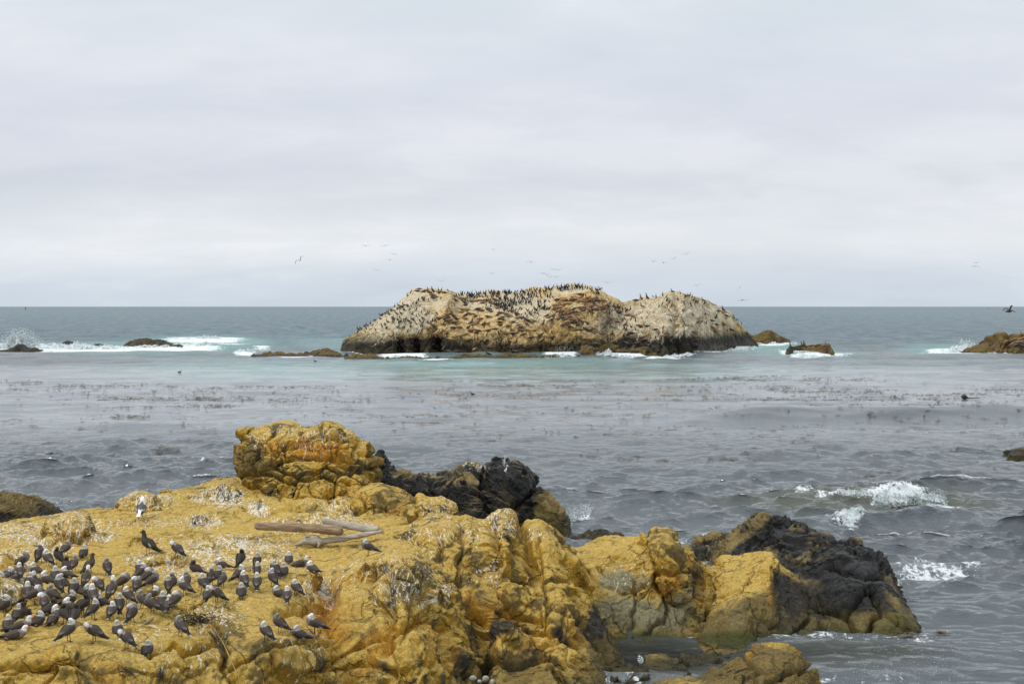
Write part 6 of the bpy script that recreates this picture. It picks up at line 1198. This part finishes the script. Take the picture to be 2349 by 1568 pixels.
o = wood('driftwood_branch', [W_(658, 1258, yb - .55, .01), W_(668, 1254, yb - .5, .045), W_(688, 1246, yb - .42, .06), W_(705, 1238, yb - .35, .10), W_(722, 1238, yb - .32, .15), W_(738, 1241, yb - .3, .12), W_(760, 1238, yb - .28, .085), W_(800, 1232, yb - .2, .08), W_(845, 1224, yb - .1, .07), W_(873, 1218, yb - .05, .04), W_(878, 1215, yb - .05, .01)], M_WP, 'crooked bleached driftwood branch with root knot, lowest of the wood pile', amp=.09)
for a_ in ([W_(725, 1232, yb - .36, .07), W_(733, 1245, yb - .45, .05), W_(728, 1254, yb - .5, .02)], [W_(712, 1232, yb - .38, .05), (W_(704, 1228, yb - .42, .03)), W_(700, 1232, yb - .44, .01)]):
    r_ = wood('root', a_, M_WP, None); r_.parent = o; r_.matrix_parent_inverse = (Matrix.Translation(o.location) @ o.rotation_euler.to_matrix().to_4x4()).inverted()
g0 = gp(330, 1433, .02); g1 = gp(355, 1421, .05)
wood('wood_splinter', [(*g0, .004), (*(g0 * .7 + g1 * .3), .03), (*(g0 * .3 + g1 * .7), .035), (*g1, .006)], M_WB, 'small brown wood splinter lying left of the black seaweed')
# seaweed tangle on the ledge
ws = random.Random(4); parts = []
c0 = hit(REC_MAIN, 452, 1427, 4)[0]
for k in range(90):
    p_ = np.array([c0[0] + ws.gauss(0, .15), c0[1] + ws.gauss(0, .12), c0[2] + ws.uniform(0, .14)]); st = []
    dirv = np.array([ws.gauss(0, 1), ws.gauss(0, .8), ws.gauss(0, .5)]); dirv /= np.linalg.norm(dirv)
    for j in range(5):
        r_ = .010 * (1 - j / 5) + .002; st.append((*p_, r_ * 1.8, r_ * .6)); dirv = dirv + np.array([ws.gauss(0, .5), ws.gauss(0, .5), ws.gauss(-.15, .4)]); dirv /= np.linalg.norm(dirv); p_ = p_ + dirv * .06
    parts.append(tube(st, 5, 1))
for k in range(7):
    pts = []; dx = ws.uniform(-8, 8)
    for t in np.linspace(0, 1, 9):
        g = gp(478 + dx * .5 + 38 * t + 6 * math.sin(3 * t), 1448 + 82 * t ** 1.2 + ws.uniform(-1, 1), .01, .03); pts.append((*g, .007, .004))
    parts.append(tube(pts, 5, 1))
V, Fc = join(parts); me = poly_mesh('seaweed_tangle', V, Fc, np.ones((len(V), 3))); tag(link('seaweed_tangle', me, M_WEED), 'tangle of dried black seaweed on the front hump of the gull shelf', 'seaweed')
pts = [(*gp(x_, y_, .02, .05), .009, .009) for x_, y_ in [(458, 1415), (470, 1421), (485, 1438), (500, 1458), (514, 1480), (525, 1505), (536, 1530), (546, 1550), (556, 1575)]]
V, Fc = tube(pts, 6, 4); me = poly_mesh('kelp_stalk', V, Fc, np.ones((len(V), 3))); tag(link('kelp_stalk', me, M_STALK), 'long thin yellow kelp stalk hanging down the rock from the black seaweed', 'kelp stalk')
# pebbles wedged at the bottom edge
M_PEB = plain_mat('pebble', (.42, .40, .34), (.24, .22, .17), (6, 6, 6))
for k, (px, py, r, lab) in enumerate([(1085, 1555, .085, 'bluish grey pebble wedged at the bottom edge, leftmost'), (1100, 1562, .07, 'pale pebble wedged at the bottom edge, second'), (1114, 1556, .09, 'pale pebble wedged at the bottom edge, highest of the group'), (1128, 1564, .075, 'rounded pebble at the bottom edge, rightmost of the group')]):
    p_ = at(px, py, 30.6); st = [(-r, 0, 0, .01, .01), (-r * .7, 0, 0, r * .6, r * .5), (0, 0, 0, r * .9, r * .75), (r * .7, 0, 0, r * .6, r * .5), (r, 0, 0, .01, .01)]
    V, Fc = tube(st, 10, 3); V += fbm(V * 9 + k, 2, 3)[:, None] * V * .25
    o = link('pebble', poly_mesh('pebble', V, Fc, np.ones((len(V), 3))), M_PEB); o.location = p_; o.rotation_euler = (0, .3 * k, k * 1.1); tag(o, lab, 'pebble', 'pebbles wedged at the foot of the ridge')

# floating kelp: rafts of blades on the surface
kr = np.random.default_rng(17); blades = []
RAFT = [(0, 2349, 905, 34, 420), (900, 2349, 960, 40, 200), (1000, 2349, 1040, 30, 70), (0, 900, 960, 34, 70), (0, 95, 878, 5, 60), (0, 60, 893, 2, 20), (120, 420, 886, 4, 90), (230, 570, 913, 3.5, 150), (250, 520, 935, 4, 60), (250, 335, 955, 2, 30), (480, 780, 888, 5, 80), (560, 900, 918, 6, 60), (600, 700, 905, 3, 30), (880, 1010, 970, 3, 36), (830, 1100, 958, 6, 30), (1120, 1330, 886, 6, 90), (1000, 1500, 880, 8, 90),
        (1500, 2060, 870, 6, 260), (1560, 1800, 866, 4, 90), (1560, 2000, 890, 10, 150), (1780, 2060, 898, 5, 80), (2050, 2349, 905, 3, 60), (1750, 2200, 915, 10, 150), (1900, 2349, 935, 8, 110), (1500, 1800, 915, 8, 90), (2230, 2349, 893, 2, 40), (1330, 1760, 1050, 10, 50), (1620, 1730, 1050, 5, 12), (1040, 1300, 905, 12, 40),
        (1700, 2000, 1010, 20, 24), (0, 500, 975, 25, 26), (350, 430, 1036, 2, 16), (1980, 2100, 1087, 6, 14), (1900, 2000, 1390, 10, 10), (2010, 2180, 1470, 16, 8), (930, 1300, 1000, 20, 30), (2100, 2349, 990, 20, 20), (100, 500, 900, 12, 60), (1400, 2300, 960, 20, 60), (1300, 1700, 990, 16, 30), (300, 1100, 842, 6, 10), (560, 800, 760, 2, 8)]
for x0, x1, yc, dy, n in RAFT:
    for k in range(int(n * 2.0)):
        if k % 6 == 0 or (dy >= 30 and k % 3 == 0): cx_ = kr.uniform(x0, x1); cy_ = yc + kr.normal(0, dy * .5)
        px_ = cx_ + kr.normal(0, 22) * kr.random(); py_ = cy_ + kr.normal(0, 1.6) * kr.random()
        p_ = atz(px_, max(py_, 722), 0.0); blades.append((p_[0], p_[1], kr.uniform(.07, .30), kr.uniform(.03, .07) * (1 + .6 * (p_[1] > 110)), kr.normal(0, .9), kr.uniform(0, .07)))
B = np.array(blades); hz, _, _ = wave(B[:, 0], B[:, 1], np.maximum(.12, B[:, 1] ** 2 / (CAMH * F) * .9))
V = []; Fc = []
for k, (x_, y_, l_, w_, a_, up_) in enumerate(B):
    ca, sa = math.cos(a_), math.sin(a_); z_ = hz[k] + .035
    for t, wv, zz_ in ((-1, .3, 0), (-.3, 1, up_), (.4, .8, up_ * .4), (1, .2, .0)):
        for s in (-1, 1): V.append((x_ + ca * t * l_ - sa * s * w_ * wv, y_ + sa * t * l_ + ca * s * w_ * wv, z_ + zz_ + (.012 if s > 0 else 0)))
    b_ = k * 8
    for j in range(3): Fc.append((b_ + 2 * j, b_ + 2 * j + 1, b_ + 2 * j + 3, b_ + 2 * j + 2))
tag(link('floating_kelp', poly_mesh('floating_kelp', V, Fc, np.ones((len(V), 3))), M_KELP), 'brown kelp blades floating in loose rafts on the water', 'kelp', None, 'stuff')
p_ = atz(2212, 914, 0.02); V, Fc = join([tube([(-.30, 0, .16, .02, .02), (-.22, 0, .18, .16, .15), (0, 0, .17, .24, .22), (.2, 0, .12, .16, .14), (.4, 0, .06, .06, .05), (.8, .05, .05, .05, .04), (1.2, 0, .07, .05, .035), (1.5, .1, .04, .02, .02)], 8, 3)])
o = link('kelp_float', poly_mesh('kelp_float', V, Fc, np.ones((len(V), 3))), M_WEED); o.location = p_; tag(o, 'dark round kelp float trailing a stalk, alone in open water on the right', 'kelp float')

# white water thrown up against the rocks
M_SURF = bpy.data.materials.new('white_water'); M_SURF.use_nodes = True; nt = M_SURF.node_tree; b = nt.nodes['Principled BSDF']
geo = N(nt, 'ShaderNodeNewGeometry'); nz = noise(nt, geo.outputs['Position'], 1.4, 7, .7)
L(nt, mixc(nt, ramp(nt, nz, [(.36, 0.0), (.55, 1.0)]), (.46, .58, .58), (.78, .83, .84)), b.inputs['Base Color']); b.inputs['Roughness'].default_value = .7
out_ = nt.nodes['Material Output']; tr = N(nt, 'ShaderNodeBsdfTransparent'); mxs = N(nt, 'ShaderNodeMixShader'); nz2 = noise(nt, geo.outputs['Position'], 5.0, 6, .75, .6)
L(nt, ramp(nt, nz2, [(.36, .12), (.58, .95)]), mxs.inputs[0]); L(nt, tr.outputs[0], mxs.inputs[1]); L(nt, b.outputs[0], mxs.inputs[2]); L(nt, mxs.outputs[0], out_.inputs['Surface'])
def surf(px0, px1, py, h, depth, label, seed, py1=None, drops=0, dh=2.0, lump=1.0, plume=None):
    """a ridge of tumbling foam: ragged lace of foam with holes, plus flying drops"""
    r = np.random.default_rng(seed); A_ = atz(px0, py, 0); B_ = atz(px1, py1 or py, 0)
    ln = np.linalg.norm(B_ - A_); near = A_[1] < 120; nu, nv = int(min(520, max(80, ln / (depth * .012)))), 60
    u = np.linspace(0, 1, nu); v = np.linspace(-1, 1, nv); U, Vv = np.meshgrid(u, v, indexing='ij')
    base = A_[None, None] + (B_ - A_)[None, None] * U[..., None]; base[..., 1] += Vv * depth + .35 * depth * pn(np.stack([U * ln / depth * .6, U * 0 + seed, U * 0], -1), 5).reshape(U.shape)
    base[..., 0] += .2 * depth * pn(base / depth * 2, 6).reshape(U.shape)
    fr = 1.0 / max(.5 * depth, .12)
    nz1 = fbm(base * fr * lump + seed, 6, seed, .62).reshape(U.shape)
    e = np.clip(np.minimum(U, 1 - U) * 4, 0, 1) ** .7 * (1 - Vv ** 2) ** .7
    env = .3 + .7 * np.clip(.5 + 1.8 * pn(np.stack([U * ln * .3 / max(depth * .4, .3), U * 0 + seed, U * 0], -1), 3).reshape(U.shape), 0, 1)
    if plume is not None: env = env * (.25 + .9 * np.exp(-((U - plume[0]) / (plume[1] * 1.2)) ** 2))
    Z = h * e * env * np.clip(.55 + 1.5 * nz1, 0, 2)
    hz = wave(base[..., 0], base[..., 1], np.full(U.shape, max(.25, depth * .15)))[0]
    Vx = np.stack([base[..., 0], base[..., 1] - Z * .3, Z + hz + .02], -1).reshape(-1, 3)
    ii = (np.arange(nu - 1)[:, None] * nv + np.arange(nv - 1)[None]).ravel()
    Fq = np.stack([ii, ii + nv, ii + nv + 1, ii + 1], 1)
    keep_ = (e * env * 1.3 + 1.25 * fbm(base * fr * 1.7 + 9, 5, seed + 3, .7).reshape(U.shape) > (.50 if near else .30)).ravel()[ii]
    Fq = Fq[keep_]
    parts = [(Vx, Fq)]
    for k in range(drops):
        t = r.random() if plume is None else np.clip(plume[0] + r.normal(0, plume[1]), 0, 1)
        q = r.random() ** 1.7; z_ = dh * q * (1 if plume is None else math.exp(-((t - plume[0]) / (plume[1] * 2)) ** 2)); c = A_ + (B_ - A_) * t + np.array([r.normal(0, .2 * dh * q), r.normal(0, depth * .4), z_ + .02])
        s = (r.uniform(.02, .09) * (1 - .6 * q) * max(.35, dh / 3)) if not near else r.uniform(.006, .028) * (1 - .5 * q)
        T = np.array([(1, 1, 1), (-1, -1, 1), (-1, 1, -1), (1, -1, -1)]) * s * r.uniform(.6, 1.6, (4, 3)) + c
        parts.append((T, np.array([(0, 1, 2, 2), (0, 3, 1, 1), (0, 2, 3, 3), (1, 3, 2, 2)])))
    V, Fq = join(parts); me = poly_mesh('surf', V, Fq, np.ones((len(V), 3))); tag(link('surf', me, M_SURF), label, 'surf', None, 'stuff')
surf(4, 90, 799, 3.6, 2.6, 'wave bursting white over the black rock at the far left', 1, 798, 2600, 4.2, .9, (.5, .3))
surf(70, 300, 799, 1.2, 3.2, 'band of white foam between the left reef rocks', 2, 800, 200, .9)
surf(300, 500, 800, .9, 3.0, 'white foam along the foot of the whaleback rock', 3, 797)
surf(365, 560, 781, 1.3, 4.0, 'long white breaking crest behind the whaleback rock', 4, 778, 150, .8)
surf(440, 520, 793, .7, 2.0, 'small white crest right of the whaleback rock', 5, 790)
surf(545, 585, 812, .9, 1.6, 'foam against the left tip of the low reef', 6, 811, 80, 1.0)
surf(885, 985, 821, .4, 1.6, 'white water among the stones below the dark caves', 7, 821, 120, .8)
surf(1215, 1315, 820, .7, 1.6, 'splash against the island foot below the dome', 8, 819, 320, 2.2, 1, (.75, .18))
surf(1365, 1460, 816, .6, 1.5, 'white surf line along the island foot right of the dome', 9, 819, 100, 1.0)
surf(1500, 1600, 820, .4, 1.4, 'thin surf line below the right hump', 10, 815, 40, .6)
surf(1640, 1735, 808, .8, 1.5, 'surf running round the island\'s right corner', 11, 803, 60, .8)
surf(1655, 1672, 800, 1.7, 1.2, 'small white spout at the island\'s right corner', 12, 800, 120, 2.0)
surf(1735, 1825, 790, .8, 2.4, 'foam in the gap behind the island\'s right end', 13, 792)
surf(1815, 1915, 817, .4, 1.0, 'foam skirt around the small jagged rock', 14, 817)
surf(2120, 2235, 809, 1.2, 2.4, 'white wave running onto the right-edge rock', 15, 803, 260, 1.6, 1, (.8, .2))
surf(2195, 2235, 800, 2.0, 1.8, 'spray behind the slope of the right-edge rock', 16, 797, 300, 2.6)
surf(2240, 2349, 814, .4, 1.0, 'thin foam line along the front of the right-edge rock', 17, 813)
surf(466, 492, 1068, .22, .25, 'small whitecap in front of the shelf, left of the cracked knob', 18, 1066, 60, .3)
surf(1300, 1356, 1186, .22, .8, 'foam washing round the right end of the black ridge', 19, 1176, 500, .35)
surf(2010, 2080, 1158, .30, .45, 'left white curl of the breaking wave beyond the black rock', 20, 1158, 900, .55)
surf(2080, 2170, 1156, .34, .5, 'right white curl of the breaking wave beyond the black rock', 21, 1156, 1200, .6)
surf(1905, 1990, 1206, .26, .55, 'patch of tumbling foam just behind the black rock', 22, 1200, 700, .3)
surf(1905, 2010, 1152, .14, .2, 'thin white lip along the swell left of the breaking curls', 23, 1156, 60, .2)
surf(1605, 1650, 1250, .1, .4, 'foam in the gap left of the black rock', 24, 1248)
surf(1464, 1492, 1516, .08, .18, 'foam in the narrow channel at the foot of the furrowed ridge', 25, 1530, 120, .12)
surf(1880, 2110, 1585, .12, .35, 'spray kicked up at the bottom edge right of the boulder', 26, 1580, 0, .5)
# loose drops over the water at the lower right
dr = np.random.default_rng(9); parts = []
for k in range(420):
    px_ = 1880 + 330 * dr.random() ** .8; py_ = 1440 + 125 * dr.random(); p_ = atz(px_, py_, dr.uniform(.05, .5)); s = dr.uniform(.003, .009)
    parts.append((np.array([(1, 1, 1), (-1, -1, 1), (-1, 1, -1), (1, -1, -1)]) * s + p_, np.array([(0, 1, 2, 2), (0, 3, 1, 1), (0, 2, 3, 3), (1, 3, 2, 2)])))
V, Fq = join(parts); tag(link('spray', poly_mesh('spray', V, Fq, np.ones((len(V), 3))), M_SURF), 'fine white drops flying over the water right of the boulder', 'spray', None, 'stuff')

# red channel buoy on the horizon
M_RED = plain_mat('buoy_red', (.30, .045, .05), (.24, .04, .04), (1, 1, 1), .6, .05)
bx, by, _ = atz(58.8, 709.6, 0); e = bpy.data.objects.new('channel_buoy', None); col.objects.link(e); e.location = (bx, by, 0); tag(e, 'small red channel buoy on the horizon at the far left', 'buoy')
S_ = 1.25
def pole(pts, seg=8): return tube([(x * S_, y * S_, z * S_, r * S_, r * S_) for x, y, z, r in pts], seg, 1, (0, 1, 0))
link('float', poly_mesh('float', *(lambda t: (t[0], t[1], np.ones((len(t[0]), 3))))(pole([(0, 0, -.6, .3), (0, 0, -.5, 1.5), (0, 0, .7, 1.5), (0, 0, .9, .8), (0, 0, .95, .1)], 14))), M_RED, e)
legs = [pole([(math.cos(a) * 1.1, math.sin(a) * 1.1, .7, .14), (math.cos(a) * .55, math.sin(a) * .55, 4.2, .12)]) for a in (.8, 2.37, 3.94, 5.5)]
for lg in legs: link('leg', poly_mesh('leg', lg[0], lg[1], np.ones((len(lg[0]), 3))), M_RED, e)
t_ = pole([(0, 0, 2.4, .1), (0, 0, 2.5, 1.0), (0, 0, 4.4, 1.0), (0, 0, 4.6, .4), (0, 0, 5.6, .3), (0, 0, 5.7, .05)], 10); link('daymark', poly_mesh('daymark', t_[0], t_[1], np.ones((len(t_[0]), 3))), M_RED, e)
